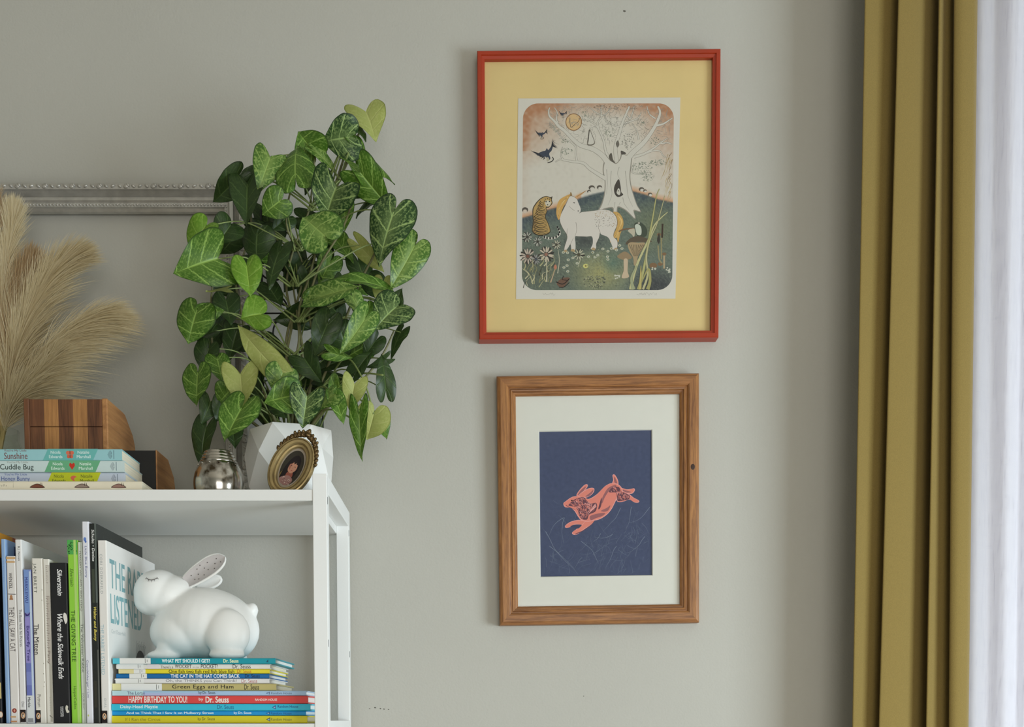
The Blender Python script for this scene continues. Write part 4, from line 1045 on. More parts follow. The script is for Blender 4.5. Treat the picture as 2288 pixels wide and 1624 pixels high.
for k, y in enumerate((0.15, 0.165, 0.18, 0.20, 0.21)): cv.stroke([(y, -0.10), (y + 0.002, -0.06), (y - 0.002, -0.03)], 0.006, (96, 96, 46), 0.001)
cv.build('cover_print', e, INK_GLOSS)
e, s, st, rc, el = standing('white hardcover with large teal capital lettering on its cover, facing the rabbit ornament', 227, 246.5, 1207, (230, 228, 224), 0.245)
st('CORI DOERRFELD', 1237, 1325, 0.22, 0.5, (150, 158, 158), space=1.2); st('THE RABBIT LISTENED', 1394, 1506, 0.12, 0.5, (150, 186, 198)); st('DIAL', 1560, 1581, 0.35, 0.6, (160, 170, 172), space=1.2); penguin(rc, el, 1587, 1615, 0.02, 0.68)
s.build('spine_print', e, INK_GLOSS)
t_ = s.T * KS; h_ = s.H * KS
cv = Decal((t_ + 0.00005, 0.0, h_), (0, 1, 0), (0, 0, 1), 1.0)
cv.text('THE RABBIT', 0.012, -0.066, 0.222, -0.024, (120, 164, 170), bold=0.015); cv.text('LISTENED', 0.012, -0.118, 0.166, -0.074, (124, 170, 176), bold=0.015); cv.text('Cori Doerrfeld', 0.014, -0.132, 0.08, -0.126, (180, 186, 186))
cv.blob([(0.128, -0.20), (0.130, -0.168), (0.142, -0.152), (0.162, -0.150), (0.178, -0.162), (0.184, -0.20)], (52, 42, 38))
for k in range(12):
    y = 0.132 + k * 0.0042
    cv.stroke([(y, -0.165), (y + 0.002, -0.142), (y + 0.006, -0.134 - (k % 3) * 0.005)], 0.0012, (52, 42, 38), 0.0004)
cv.build('cover_print', e, INK_GLOSS)

# --- the lying stack on the lower shelf
def lying(label, xl, xr, z0, tpx, col, Y, d, zbase, pages='white', k=None, group=None, rotz=0.0, yref=1550):
    k = Y / FPX
    t = tpx * k
    X0_, X1_ = W(xl, yref, Y).x, W(xr, yref, Y).x
    h = X1_ - X0_
    e = book(label, t, h, d, col, (X1_, Y, zbase), True, rotz, group, pages)
    s = spine(e, t, h, k); s.H = h / k; s.T = t / k; s.xl = xl; s.kx = s.H / (xr - xl)
    def st(txt, x0, x1, f0, f1, c, **kw): return s.text(txt, (x0 - xl) * s.kx, f0 * s.T, (x1 - xl) * s.kx, f1 * s.T, c, **kw)
    def rc(x0, x1, f0, f1, c): return s.rect((x0 - xl) * s.kx, f0 * s.T, (x1 - xl) * s.kx, f1 * s.T, c)
    return e, s, st, rc, t
G2 = 'picture books lying in the stack under the rabbit ornament'
def house(s, x, c):
    u = (x - s.xl) * s.kx; T = s.T
    s.poly([(u - 5, 0.5 * T), (u + 4, 0.2 * T), (u + 4, 0.8 * T)], c); s.poly([(u - 2.5, 0.5 * T), (u + 2.6, 0.33 * T), (u + 2.6, 0.62 * T)], (150, 190, 220))
z = ZL + 0.0003
W_, K_ = (230, 232, 230), (34, 32, 32)
e, s, st, rc, t = lying('yellow book at the bottom of the lying stack', 249, 686, 0, 16.6, (222, 210, 44), 1.622, 0.205, z, 'cream', group=G2)
st('If I Ran the Circus', 279, 357, 0.3, 0.72, (146, 134, 40)); st('by Dr. Seuss', 441, 479, 0.28, 0.78, (62, 58, 40)); st('Random House', 605, 651, 0.32, 0.7, (100, 96, 54)); house(s, 599, (90, 86, 50)); s.build('spine_print', e, INK_GLOSS); z += t + 0.0002
e, s, st, rc, t = lying('mid-blue book with white lettering, second from the bottom of the stack', 250, 683, 0, 10.6, (32, 150, 214), 1.624, 0.205, z, group=G2)
st('And to Think That I Saw It on Mulberry Street', 281, 477, 0.2, 0.82, (226, 240, 244), bold=0.02); st('by Dr. Seuss', 522, 561, 0.2, 0.85, (226, 240, 244), bold=0.02); st('Random House', 605, 651, 0.25, 0.75, (24, 64, 130)); house(s, 598, (24, 64, 130)); s.build('spine_print', e, INK_GLOSS); z += t + 0.0002
e, s, st, rc, t = lying('cyan book with pale outlined lettering, third from the bottom of the stack', 248.5, 693, 0, 15, (54, 186, 214), 1.620, 0.205, z, group=G2)
st('Daisy-Head Mayzie', 268, 352, 0.2, 0.85, (214, 238, 242), bold=0.02); st('Dr. Seuss', 485, 522, 0.25, 0.85, (24, 92, 140), bold=0.005); st('Random House', 620, 666, 0.42, 0.82, (20, 56, 130), bold=0.006); house(s, 612, (24, 64, 130)); s.build('spine_print', e, INK_GLOSS); z += t + 0.0002
e, s, st, rc, t = lying('thick red book with white lettering in the middle of the stack', 250.5, 688, 0, 18, (216, 72, 70), 1.622, 0.205, z, group=G2)
st('HAPPY BIRTHDAY TO YOU!', 287, 418, 0.14, 0.92, (240, 232, 226), bold=0.02); st('by', 444, 454, 0.3, 0.75, (240, 232, 226), bold=0.01); st('Dr. Seuss', 459, 511, 0.14, 0.9, (240, 232, 226), bold=0.025); st('RANDOM HOUSE', 570, 619, 0.36, 0.64, (240, 232, 226), bold=0.01); s.build('spine_print', e, INK_GLOSS); z += t + 0.0002
e, s, st, rc, t = lying('pale sky-blue book directly above the thick red one', 251, 684, 0, 10.6, (164, 194, 224), 1.622, 0.205, z, group=G2)
rc(251, 320, 0, 1, (184, 216, 224)); rc(320, 470, 0.0, 0.5, (176, 186, 222)); st('The Lorax', 284, 324, 0.18, 0.85, (74, 64, 110)); st('by Dr. Seuss', 444, 481, 0.15, 0.9, (30, 30, 44), bold=0.006); st('Random House', 606, 652, 0.25, 0.75, (84, 96, 120)); house(s, 599, (70, 84, 130)); s.build('spine_print', e, INK_GLOSS); z += t + 0.0002
def reader(x0, x1, rc, s, c, boxc):
    rc(x0, x1, 0, 1, W_); s.rect((x1 - 13 - s.xl), 0.15 * s.T, (x1 - 12 - s.xl), 0.9 * s.T, (70, 70, 70)); s.rect((x1 - 8.5 - s.xl), 0.3 * s.T, (x1 - 7.6 - s.xl), 0.75 * s.T, (60, 60, 60))
e, s, st, rc, t = lying('olive tan book with bold black lettering at the base of the upper, shorter books', 251.5, 617, 0, 15.6, (190, 178, 118), 1.626, 0.165, z, 'cream', group=G2)
rc(251.5, 270, 0.05, 1, (220, 214, 160)); reader(271, 362, rc, s, None, None); st('Green Eggs and Ham', 385, 522, 0.14, 0.86, (40, 36, 28), bold=0.012, space=1.1); st('Dr. Seuss', 546, 579, 0.15, 0.9, (40, 36, 28), bold=0.01); s.build('spine_print', e, INK_GLOSS); z += t + 0.0002
e, s, st, rc, t = lying('white book with thin grey hand lettering in the upper half of the stack', 257, 602, 0, 11.2, (226, 226, 226), 1.628, 0.165, z, group=G2)
rc(257, 258.4, 0.05, 0.7, (40, 40, 40)); reader(259, 322, rc, s, None, None); st('Oh, the THINKS you Can Think!', 371, 529, 0.16, 0.82, (120, 118, 124)); st('Dr. Seuss', 540, 575, 0.14, 0.9, (176, 84, 70)); s.build('spine_print', e, INK_GLOSS); z += t + 0.0002
e, s, st, rc, t = lying('royal blue book with white capitals, fourth from the top of the stack', 260.5, 602, 0, 10.4, (24, 104, 166), 1.629, 0.165, z, group=G2)
reader(290, 329, rc, s, None, None); st('THE CAT IN THE HAT COMES BACK', 382, 536, 0.1, 0.92, (232, 236, 240), bold=0.025); st('Dr. Seuss', 548, 581, 0.15, 0.9, (18, 26, 50), bold=0.01); s.build('spine_print', e, INK_GLOSS); z += t + 0.0002
e, s, st, rc, t = lying('yellow book with rounded black lettering, third from the top of the stack', 266, 603, 0, 9.8, (228, 214, 52), 1.628, 0.165, z, group=G2)
rc(266, 300, 0, 1, (226, 216, 160)); reader(300, 326, rc, s, None, None); st('One fish two fish red fish blue fish', 378, 524, 0.14, 0.86, (44, 38, 24), bold=0.008); st('Dr. Seuss', 531, 562, 0.12, 0.9, (198, 96, 44)); s.build('spine_print', e, INK_GLOSS); z += t + 0.0002
e, s, st, rc, t = lying('white book with playful black lettering just under the teal top book', 261, 604, 0, 10.6, (228, 226, 220), 1.627, 0.165, z, 'cream', group=G2)
reader(263, 322, rc, s, None, None); rc(330, 357, 0.05, 0.95, (226, 220, 222)); st("There's a", 360, 388, 0.1, 0.7, (44, 42, 42)); st('WOCKET', 392, 429, 0.15, 0.9, (34, 32, 34), bold=0.006); st('in my', 432, 446, 0.2, 0.5, (44, 42, 42)); st('POCKET!', 450, 487, 0.12, 0.95, (34, 32, 34), bold=0.004, shear=0.1); st('Dr. Seuss', 521, 561, 0.1, 0.95, (34, 32, 34), bold=0.004); s.build('spine_print', e, INK_GLOSS); z += t + 0.0002
e, s, st, rc, t = lying('teal book on top of the lying stack, under the ceramic rabbit', 253.5, 616, 0, 12.8, (24, 150, 166), 1.624, 0.175, z, group=G2)
rc(253.5, 269, 0.04, 0.96, (84, 190, 210)); reader(269, 338, rc, s, None, None); rc(338, 350, 0, 1, (38, 140, 160)); st('WHAT PET SHOULD I GET?', 363, 470, 0.2, 0.84, (228, 242, 242), bold=0.03); st('Dr. Seuss', 500, 534, 0.2, 0.84, (224, 236, 190), bold=0.03); s.poly([((594 - s.xl), 0.3 * s.T), ((599 - s.xl), 0.3 * s.T), ((599 - s.xl), 0.8 * s.T)], (24, 66, 96)); s.build('spine_print', e, INK_GLOSS); z += t + 0.0002
ZSTACK = z

# --- board books lying on the top shelf
G3 = 'board books lying on the top shelf'
def top_lying(label, xl, xr, yb, yt, col, Y, d, zb, pages='cream'):
    k = W(101, 1040, Y).x - W(100, 1040, Y).x
    t = (yb - yt) * k
    X0_, X1_ = W(xl, 1040, Y).x, W(xr, 1040, Y).x
    h = X1_ - X0_
    e = book(label, t, h, d, col, (X1_, Y, zb), True, 0, G3, pages, board=0.0016, cover_over=0.0006)
    s = spine(e, t, h, k); s.H = h / k; s.T = t / k; s.xl = xl; s.kx = 1.0
    def st(txt, x0, x1, f0, f1, c, **kw): return s.text(txt, (x0 - xl), f0 * s.T, (x1 - xl), f1 * s.T, c, **kw)
    def rc(x0, x1, f0, f1, c): return s.rect((x0 - xl), f0 * s.T, (x1 - xl), f1 * s.T, c)
    return e, s, st, rc, t
z = ZT + 0.0003
e, s, st, rc, t = top_lying('cream book with small painted animals at the bottom of the top-shelf stack', -70, 316, 1097, 1077, (226, 218, 196), 1.608, 0.20, z)
def ux(x): return x - s.xl
s.scribble(ux(-8), 0.42 * s.T, ux(16), 0.68 * s.T, (70, 66, 60), 5); s.stroke([(ux(-20), 0.9 * s.T), (ux(28.5), 0.9 * s.T), (ux(28.5), 0.3 * s.T)], 0.5, (120, 116, 100), smooth=0)
for x, c in ((80, (120, 70, 54)), (180, (146, 128, 116)), (262, (150, 116, 104))):
    s.blob([(ux(x - 14), 0.28 * s.T), (ux(x - 6), 0.62 * s.T), (ux(x + 4), 0.72 * s.T), (ux(x + 15), 0.5 * s.T), (ux(x + 17), 0.26 * s.T)], (74, 58, 50)); s.blob([(ux(x - 12), 0.3 * s.T), (ux(x - 5), 0.58 * s.T), (ux(x + 4), 0.66 * s.T), (ux(x + 13), 0.48 * s.T), (ux(x + 15), 0.3 * s.T)], c)
    s.stroke([(ux(x + 8), 0.5 * s.T), (ux(x + 9), 0.86 * s.T)], 1.8, (66, 44, 38), 0.6, smooth=0); s.stroke([(ux(x + 13), 0.5 * s.T), (ux(x + 12), 0.84 * s.T)], 1.6, (66, 44, 38), 0.6, smooth=0)
s.build('spine_print', e, INK_GLOSS); z += t + 0.0002
def animal_book(label, xr, tpx, col, band, xb0, xb1, title, tx0, tx1, tcol, z, sub0, sub1, ncol, mark, Y, f0):
    e, s, st, rc, t = top_lying(label, xr - 300, xr, tpx, 0, col, Y, 0.185, z)
    T = s.T; u = lambda x: x - s.xl
    s.poly([(u(xb0), 0), (u(xb1 - 12), 0), (u(xb1), T), (u(xb0 + 12), T)], band)
    st("You're My Little", sub0, sub1, 0.72, 0.94, tcol if mark != 'heart' else (150, 156, 150), bold=0.006); st(title, tx0, tx1, f0, 0.68, tcol, bold=0.004)
    m_ = (xb0 + xb1) / 2
    st('Nicola', m_ - 44, m_ - 22, 0.58, 0.84, ncol, bold=0.01); st('Edwards', m_ - 48, m_ - 18, 0.2, 0.46, ncol, bold=0.01); st('Natalie', m_ + 16, m_ + 42, 0.58, 0.84, ncol, bold=0.01); st('Marshall', m_ + 14, m_ + 45, 0.2, 0.46, ncol, bold=0.01)
    x = u(m_ - 1)
    if mark == 'butterfly':
        for sx_ in (-1, 1):
            s.ell(x + sx_ * 4.5, T * 0.66, 4.4, 4.6, (212, 110, 84), 12); s.ell(x + sx_ * 3.6, T * 0.34, 3.4, 4.0, (204, 98, 74), 12)
        s.stroke([(x, T * 0.2), (x, T * 0.85)], 1.6, (110, 48, 36), smooth=0)
    elif mark == 'heart':
        s.poly([(x, T * 0.2), (x + 6.4, T * 0.55), (x + 5.6, T * 0.76), (x + 2.6, T * 0.8), (x, T * 0.68), (x - 2.6, T * 0.8), (x - 5.6, T * 0.76), (x - 6.4, T * 0.55)], (196, 52, 36))
    else:
        s.blob([(x - 6, T * 0.6), (x, T * 0.75), (x + 7, T * 0.66), (x + 2, T * 0.5), (x + 3, T * 0.3), (x - 3, T * 0.4)], (220, 110, 86))
    ex = u(xr - 25)
    for k in range(5): s.stroke([(ex - 6 + k * 1.5, T * 0.5), (ex + k * 0.8, T * (0.86 - k * 0.05)), (ex + 3, T * 0.5), (ex + k * 0.8, T * (0.14 + k * 0.05)), (ex - 6 + k * 1.5, T * 0.5)], 0.5, mixc(col, (70, 84, 100), 0.6), smooth=3)
    s.rect(ex + 7, T * 0.12, ex + 8.6, T * 0.88, mixc(col, (70, 90, 106), 0.6))
    s.build('spine_print', e, INK_GLOSS)
    return t
YB2 = 1.634
z += animal_book('pale lilac board book with a lime band and blue lettering', 279, 27, (196, 206, 222), (196, 204, 44), 103, 225, 'Honey Bunny', 2, 66, (84, 104, 168), z, 9, 60, (96, 104, 40), 'bird', YB2, 0.22) + 0.0002
z += animal_book('pale mint board book with a green band and a red heart', 277, 25.5, (198, 216, 216), (104, 172, 130), 99, 225, 'Cuddle Bug', 0, 75, (36, 52, 48), z, 15, 63, (220, 238, 228), 'heart', YB2 - 0.002, 0.08) + 0.0002
z += animal_book('teal board book with an orange butterfly on top of the top-shelf stack', 272, 25.5, (150, 198, 204), (106, 180, 176), 96, 220, 'Sunshine', 10, 62, (120, 60, 60), z, 10, 60, (214, 234, 232), 'butterfly', YB2 - 0.001, 0.12) + 0.0002
ZTOPB = z
# ------------------------------------------------------------------ rabbit ornament on the lying stack
YR = 1.715
kr = YR / FPX
def RP(px, py, dy=0.0):
    p = W(px, py, YR + dy); return p
base = W(458, 1470, YR)
rab = thing('rabbit_figurine', 'glossy white ceramic rabbit with closed eyes sitting on the lying book stack', 'figurine', (base.x, YR, ZSTACK + 0.0004))
def rl(px, py, dy=0.0):
    """photo pixel -> rabbit's own space, 1470 being the foot line"""
    return Vector(((px - 458) * kr, dy, (1471.5 - py) * kr))
rb = MB()
def rball(px, py, rx, ry, rz, dy=0.0, ang=0.0):
    rb.ball(rl(px, py, dy), (rx * kr, ry * kr, rz * kr), 28, 18, Matrix.Rotation(R(ang), 3, 'Y'))
rball(468, 1391, 110, 80, 80, 0, 10)        # trunk
rball(500, 1404, 79, 68, 72, 0.002)        # haunch mass
rball(420, 1410, 82, 70, 62, 0, 0)         # chest
rball(360, 1322, 56, 55, 51, 0, 0)         # head
rball(385, 1330, 58, 54, 46, 0, -14)       # cheek / nape
rball(340, 1338, 36, 40, 34)               # muzzle
rball(400, 1366, 46, 44, 36, 0, 30)        # neck
for sy in (-1, 1):
    rball(522 if sy < 0 else 500, 1416, 50, 26, 54, sy * 0.044, 0)   # hind leg
    rball(522 if sy < 0 else 500, 1462, 40, 20, 13, sy * 0.048)      # hind foot
    rball(350 if sy > 0 else 376, 1462, 38, 21, 13, sy * 0.024)     # fore paw
    rball(385, 1440, 22, 20, 36, sy * 0.024, 25)
rball(564, 1360, 14, 17, 17)               # tail
rb.v = [(v[0], v[1], max(v[2], 0.0)) for v in rb.v]
body = rb.build('body', M['satin_ceramic'], rab, True)
rm = body.modifiers.new('one_skin', 'REMESH'); rm.mode = 'VOXEL'; rm.voxel_size = 0.0022; rm.use_smooth_shade = True
sm = body.modifiers.new('soft', 'SMOOTH'); sm.factor = 0.5; sm.iterations = 14
M['ear_lining'] = mat('grey_glazed_ear', (196, 192, 192), 0.14, spec=0.6, coat=0.4)
M['dark_line'] = mat('fired_dark_line', (96, 92, 88), 0.5)
def ew(t): return math.sqrt(max(0.0, 1 - ((t - 0.60) / (0.40 if t > 0.60 else 0.80)) ** 2))
def ear(p0, p1, wid, dy0, dy1, flip):
    """A leaf-shaped cupped ear from root p0 to tip p1 (photo px)."""
    a, b = rl(p0[0], p0[1], dy0), rl(p1[0], p1[1], dy1)
    ax = b - a; L = ax.length; ax = ax / L
    nrm = Vector((0, -1, 0)); side = ax.cross(nrm).normalized()
    nrm = side.cross(ax)
    def surf(off, ws):
        v, f = [], []; n, mcols = 16, 9
        for i in range(n + 1):
            t = i / n; hw = wid * kr * 0.5 * ws * ew(t)
            for j in range(mcols + 1):
                u = -1 + 2 * j / mcols
                v.append(tuple(a + ax * (L * t) + side * (u * hw) + nrm * (off + (u * u) * hw * 0.42)))
        for i in range(n):
            for j in range(mcols):
                q = i * (mcols + 1) + j
                f.append((q, q + 1, q + mcols + 2, q + mcols + 1))
        return v, f
    mb = MB(); mb.v, mb.f = surf(0, 1.0)
    o = mb.build('ear', M['satin_ceramic'], rab, True)
    so = o.modifiers.new('thickness', 'SOLIDIFY'); so.thickness = 0.0045; so.offset = 0
    bv = o.modifiers.new('round', 'SUBSURF'); bv.levels = 1; bv.render_levels = 1
    if flip:
        mb = MB(); mb.v, mb.f = surf(0.0026, 0.80); l = mb.build('ear_lining', M['ear_lining'], o, True)
        random.seed(4); dots = MB()
        for t, u in ((0.18, -.4), (0.2, .35), (0.32, 0.0), (0.36, -.6), (0.42, .5), (0.5, -.2), (0.55, .2), (0.62, -.55), (0.68, .55), (0.74, 0.05), (0.82, -.4), (0.86, .35), (0.28, .6), (0.46, -.75)):
            hw = wid * kr * 0.5 * 0.8 * ew(t)
            MB().ball(a + ax * (L * t) + side * (u * hw) + nrm * (0.0029 + u * u * hw * 0.42), (0.0009, 0.0006, 0.0009), 6, 5).build('speck', M['dark_line'], o, True)
    return o
ear((424, 1302), (512, 1246), 44, -0.012, -0.016, True)
ear((436, 1308), (492, 1286), 30, 0.018, 0.020, False)
# closed eye: lash line and five lashes
lx = MB()
def face(px, py):
    # ray onto the head's ellipsoid (near side)
    dx, dz = (px - 360) / 56, (py - 1322) / 51
    return rl(px, py, -(math.sqrt(max(0.02, 1 - dx * dx - dz * dz)) * 55 * kr + 0.0012))
lid = [face(345 + i * 3.0, 1295 + 5 * (1 - ((i - 4) / 4.0) ** 2)) for i in range(9)]
MB().tube(lid, 0.00055, 5).build('eyelid', M['dark_line'], rab, True)
for i, (dx, dy) in enumerate(((-3.5, 3.5), (-1.5, 6), (0.5, 6.5), (2, 5.5), (4, 4))):
    j = 0 + i * 2
    px, py = 345 + j * 3.0, 1295 + 5 * (1 - ((j - 4) / 4.0) ** 2)
    MB().tube([face(px, py), face(px + dx * 0.8, py + dy * 0.8)], 0.0005, 5, 0.0002).build('eyelash', M['dark_line'], rab, True)
M['nose'] = mat('grey_glaze_line', (176, 176, 172), 0.4)

# ------------------------------------------------------------------ white faceted plant pot
YP = 1.815
kp = scale_at(650, 1020, YP)[0]
pc = W(648, 1020, YP)
pot = thing('plant_pot', 'white faceted ceramic plant pot holding the arrowhead plant', 'plant pot', (pc.x, YP, ZT + 0.0003))
random.seed(21)
PH = W(651, 944, YP - 0.068).z - ZT
ns = 8
rings = [(0.0, 0.070), (0.34, 0.0985), (0.70, 0.1015), (1.0, 0.0965)]
v, f = [], []
sc_ = 99 * kp / 0.1015
for ri, (hz, rr) in enumerate(rings):
    for k in range(ns):
        a = 2 * math.pi * (k + 0.5 * (ri % 2)) / ns + 0.22 + random.uniform(-0.10, 0.10)
        r_ = rr * sc_ * (1 + random.uniform(-0.03, 0.02))
        zz = hz * PH + (random.uniform(-0.05, 0.05) * PH if 0 < ri < 3 else 0) + (random.uniform(-0.028, 0.03) * PH if ri == 3 else 0)
        v.append((r_ * math.cos(a), r_ * math.sin(a), zz))
for ri in range(3):
    for k in range(ns):
        k2 = (k + 1) % ns; A, B, C, Dd = ri * ns + k, ri * ns + k2, (ri + 1) * ns + k, (ri + 1) * ns + k2
        if ri % 2 == 0: f += [(A, B, C), (B, Dd, C)]
        else: f += [(A, Dd, C), (A, B, Dd)]
n0 = len(v)
for k in range(ns):
    x, y, zz = v[3 * ns + k]; v.append((x * 0.93, y * 0.93, zz - 0.001))
for k in range(ns):
    x, y, zz = v[3 * ns + k]; v.append((x * 0.86, y * 0.86, PH * 0.55))
for k in range(ns):
    k2 = (k + 1) % ns
    f += [(3 * ns + k, 3 * ns + k2, n0 + k2, n0 + k), (n0 + k, n0 + k2, n0 + ns + k2, n0 + ns + k)]
f.append(tuple(n0 + ns + k for k in range(ns)))
f.append(tuple(range(ns))[::-1])
mb = MB(); mb.v, mb.f = v, f
mb.build('body', M['ceramic'], pot, bevel=0.0016)
so_ = MB().lathe([(0.0, PH * 0.88), (0.03, PH * 0.885), (0.072 * sc_, PH * 0.87)], 24).build('soil', M['soil'], pot, True)

# ------------------------------------------------------------------ small gilt oval frame
YO = 1.668
ko = scale_at(653, 1046, YO)[0]
oc = W(652, 1046, YO)
M['gilt'] = mat('worn_gilt', (162, 142, 98), 0.36, 0.6, var=0.18, scale=90)
M['gilt_dark'] = mat('dark_antique_gilt', (104, 84, 54), 0.36, 0.8, var=0.4, scale=160)
ov = thing('oval_frame', 'small tilted gilt oval frame with a portrait, propped before the white pot', 'picture frame', (oc.x, YO, oc.z))
ov.rotation_euler = (Matrix.Rotation(R(-9), 3, 'X') @ Matrix.Rotation(R(26), 3, 'Y')).to_euler()
AW, AH = 48 * ko, 71 * ko
def oval_ring(prof, name, m, parent, n=72):
    v, f = [], []; kq = len(prof)
    for i in range(n):
        a = 2 * math.pi * i / n
        for (d, hgt) in prof:
            v.append(((AW - d) * math.cos(a), -hgt, (AH - d) * math.sin(a)))
    for i in range(n):
        i2 = (i + 1) % n
        for j in range(kq):
            j2 = (j + 1) % kq
            f.append((i * kq + j, i * kq + j2, i2 * kq + j2, i2 * kq + j))
    mb = MB(); mb.v, mb.f = v, f
    o = mb.build(name, m, parent, True)
    bm = bmesh.new(); bm.from_mesh(o.data); bmesh.ops.recalc_face_normals(bm, faces=bm.faces); bm.to_mesh(o.data); bm.free()
    es = o.modifiers.new('crease', 'EDGE_SPLIT'); es.split_angle = R(35)
    return o
oval_ring([(0, 0), (0, 0.005), (1.5 * ko, 0.008), (4 * ko, 0.0086), (5 * ko, 0.0066), (6.2 * ko, 0.0066), (7 * ko, 0.0086), (12 * ko, 0.0082), (14.5 * ko, 0.006), (15 * ko, 0.0042), (16 * ko, 0.0042), (16.5 * ko, 0.0052), (20 * ko, 0.0046), (22.5 * ko, 0.002), (22.5 * ko, 0)], 'frame_ring', M['gilt'], ov)
random.seed(8)
cr = MB()
for sgn in (-1, 1):
    for i in range(9):          # acanthus-like leaves climbing to the top
        t = i / 8.0
        a = math.pi / 2 + sgn * R(66) * (1 - t) + sgn * 0.05
        rr = (1.5 + 9 * t ** 1.6) * ko; s_ = (6.6 + 4.2 * t) * ko
        x, zz = (AW + rr) * math.cos(a), (AH + rr) * math.sin(a)
        cr.ball((x, -0.0055, zz), (s_ * 0.55, 0.0030, s_), 10, 7, Matrix.Rotation(-(a - math.pi / 2) + sgn * 0.75, 3, 'Y'))
        cr.ball((x * 0.985, -0.0075, zz * 0.985), (s_ * 0.30, 0.0022, s_ * 0.5), 8, 6, Matrix.Rotation(-(a - math.pi / 2) - sgn * 0.5, 3, 'Y'))
        if t > 0.5:
            x2, z2 = (AW + rr + 6 * ko) * math.cos(a), (AH + rr + 6 * ko) * math.sin(a)
            cr.ball((x2, -0.0065, z2), (3.0 * ko, 0.0030, 4.6 * ko), 10, 7, Matrix.Rotation(-(a - math.pi / 2) + sgn * 0.3, 3, 'Y'))
cr.ball((0, -0.006, AH + 18 * ko), (4.6 * ko, 0.004, 7.0 * ko), 12, 8)
cr.ball((0, -0.008, AH + 9 * ko), (5.6 * ko, 0.003, 4.4 * ko), 12, 8)
cr.build('crest', M['gilt_dark'], ov, True)['kind'] = 'stuff'
bk = MB(); bk.v = [(0, -0.0012, 0)]; nn = 48
bk.v += [((AW - 20 * ko) * math.cos(2 * math.pi * i / nn), -0.0012, (AH - 20 * ko) * math.sin(2 * math.pi * i / nn)) for i in range(nn)]
bk.f = [(0, 1 + i, 1 + (i + 1) % nn) for i in range(nn)]
bk.build('backing', mat('portrait_border', (150, 138, 122), 0.6), ov)
pd = Decal((0, -0.0013, 0), (1, 0, 0), (0, 0, 1), ko, 1e-5)
pd.ell(0, 0, 23, 43, (52, 48, 40), 36)
pd.blob([(-18, -20), (-12, -8), (-10, -26), (-16, -32)], (120, 98, 52))
pd.blob([(-15, -34), (-15, -5), (-8, 22), (2, 32), (12, 24), (15, 2), (12, -18), (6, -30), (-4, -36)], (34, 28, 28))
pd.blob([(-6, -8), (-7, 4), (-3, 14), (3, 17), (9, 12), (11, 2), (8, -7), (2, -13)], (178, 128, 104))
pd.blob([(-6, -2), (-7, 6), (-3, 12), (-2, 2), (-3, -6)], (150, 98, 80)); pd.blob([(-7, 8), (-3, 17), (4, 19), (10, 13), (7, 11), (5, 14), (2, 10), (0, 14), (-3, 10)], (40, 32, 30))
pd.ell(-2.5, 5, 1.5, 0.8, (60, 40, 36)); pd.ell(6, 5, 1.5, 0.8, (60, 40, 36)); pd.ell(2.4, -5.5, 2.2, 0.8, (150, 72, 66)); pd.stroke([(2, 4), (3, 0), (1.6, -0.5)], 0.7, (146, 96, 78))
pd.blob([(-2, -11), (3, -14), (7, -9), (9, -20), (-4, -22), (-5, -15)], (140, 80, 66))
pd.blob([(-15, -32), (-8, -24), (0, -19), (8, -20), (14, -26), (11, -36), (4, -42), (-5, -42), (-12, -38)], (150, 112, 106))
for i in range(26): pd.ell(random.uniform(-11, 10), random.uniform(-38, -25), 1.2, 0.9, random.choice([(186, 160, 150), (104, 74, 72), (206, 190, 176)]), 7, keep=True)
pd.build('portrait', ov)
MB().box(-0.010, 0.010, 0.002, 0.0045, -AH * 0.9, AH * 0.2).build('back_strut', M['gilt_dark'], ov)

# ------------------------------------------------------------------ silver mercury-glass jar
YJ = 1.695
kj = scale_at(489, 1050, YJ)[0]
jc = W(489, 1050, YJ)
m, nt, b = new_mat('mercury_glass')
tc = N(nt, 'ShaderNodeTexCoord'); nz = N(nt, 'ShaderNodeTexNoise'); nz.inputs['Scale'].default_value = 55; nz.inputs['Detail'].default_value = 8
nt.links.new(tc.outputs['Object'], nz.inputs['Vector'])
cr_ = N(nt, 'ShaderNodeValToRGB'); cr_.color_ramp.elements[0].position = 0.34; cr_.color_ramp.elements[1].position = 0.52
cr_.color_ramp.elements[0].color = lin((86, 76, 60)); cr_.color_ramp.elements[1].color = lin((196, 192, 184))
nt.links.new(nz.outputs['Fac'], cr_.inputs['Fac']); nt.links.new(cr_.outputs['Color'], b.inputs['Base Color'])
b.inputs['Metallic'].default_value = 1.0; b.inputs['Roughness'].default_value = 0.17
M['mercury'] = m
jar = thing('silver_jar', 'round silver mercury-glass jar with a ringed neck beside the white pot', 'jar', (jc.x, YJ, ZT + 0.0003))
jz = lambda py: (W(489, py, YJ).z - ZT)
rb_ = 56 * kj
zc_ = jz(1083)
pr = [(0.0, 0.0), (rb_ * 0.55, 0.0)]
for i in range(15):
    a = -1.0 + i * (2.05) / 14
    pr.append((rb_ * math.cos(a), max(0.0008, zc_ + 70 * kj * math.sin(a))))
zn = jz(1038)
pr = [p for p in pr if p[1] <= zn + 0.0005]
pr += [(44 * kj, zn + 0.0003), (41 * kj, zn + 0.001)]
MB().lathe(pr, 56).build('body', M['mercury'], jar, True)
nk = [(41 * kj, zn)]
zt_ = jz(1010)
for i in range(4):
    z0_ = zn + (zt_ - zn) * i / 4; z1_ = zn + (zt_ - zn) * (i + 1) / 4; r_ = (41 - i * 3.2) * kj
    nk += [(r_, z0_ + 0.0004), (r_ + 0.0010, z0_ + (z1_ - z0_) * 0.5), (r_ - 0.0006, z1_ - 0.0004)]
nk += [(27 * kj, zt_ + 0.0004), (25 * kj, zt_ - 0.001), (25 * kj, zn + 0.002)]
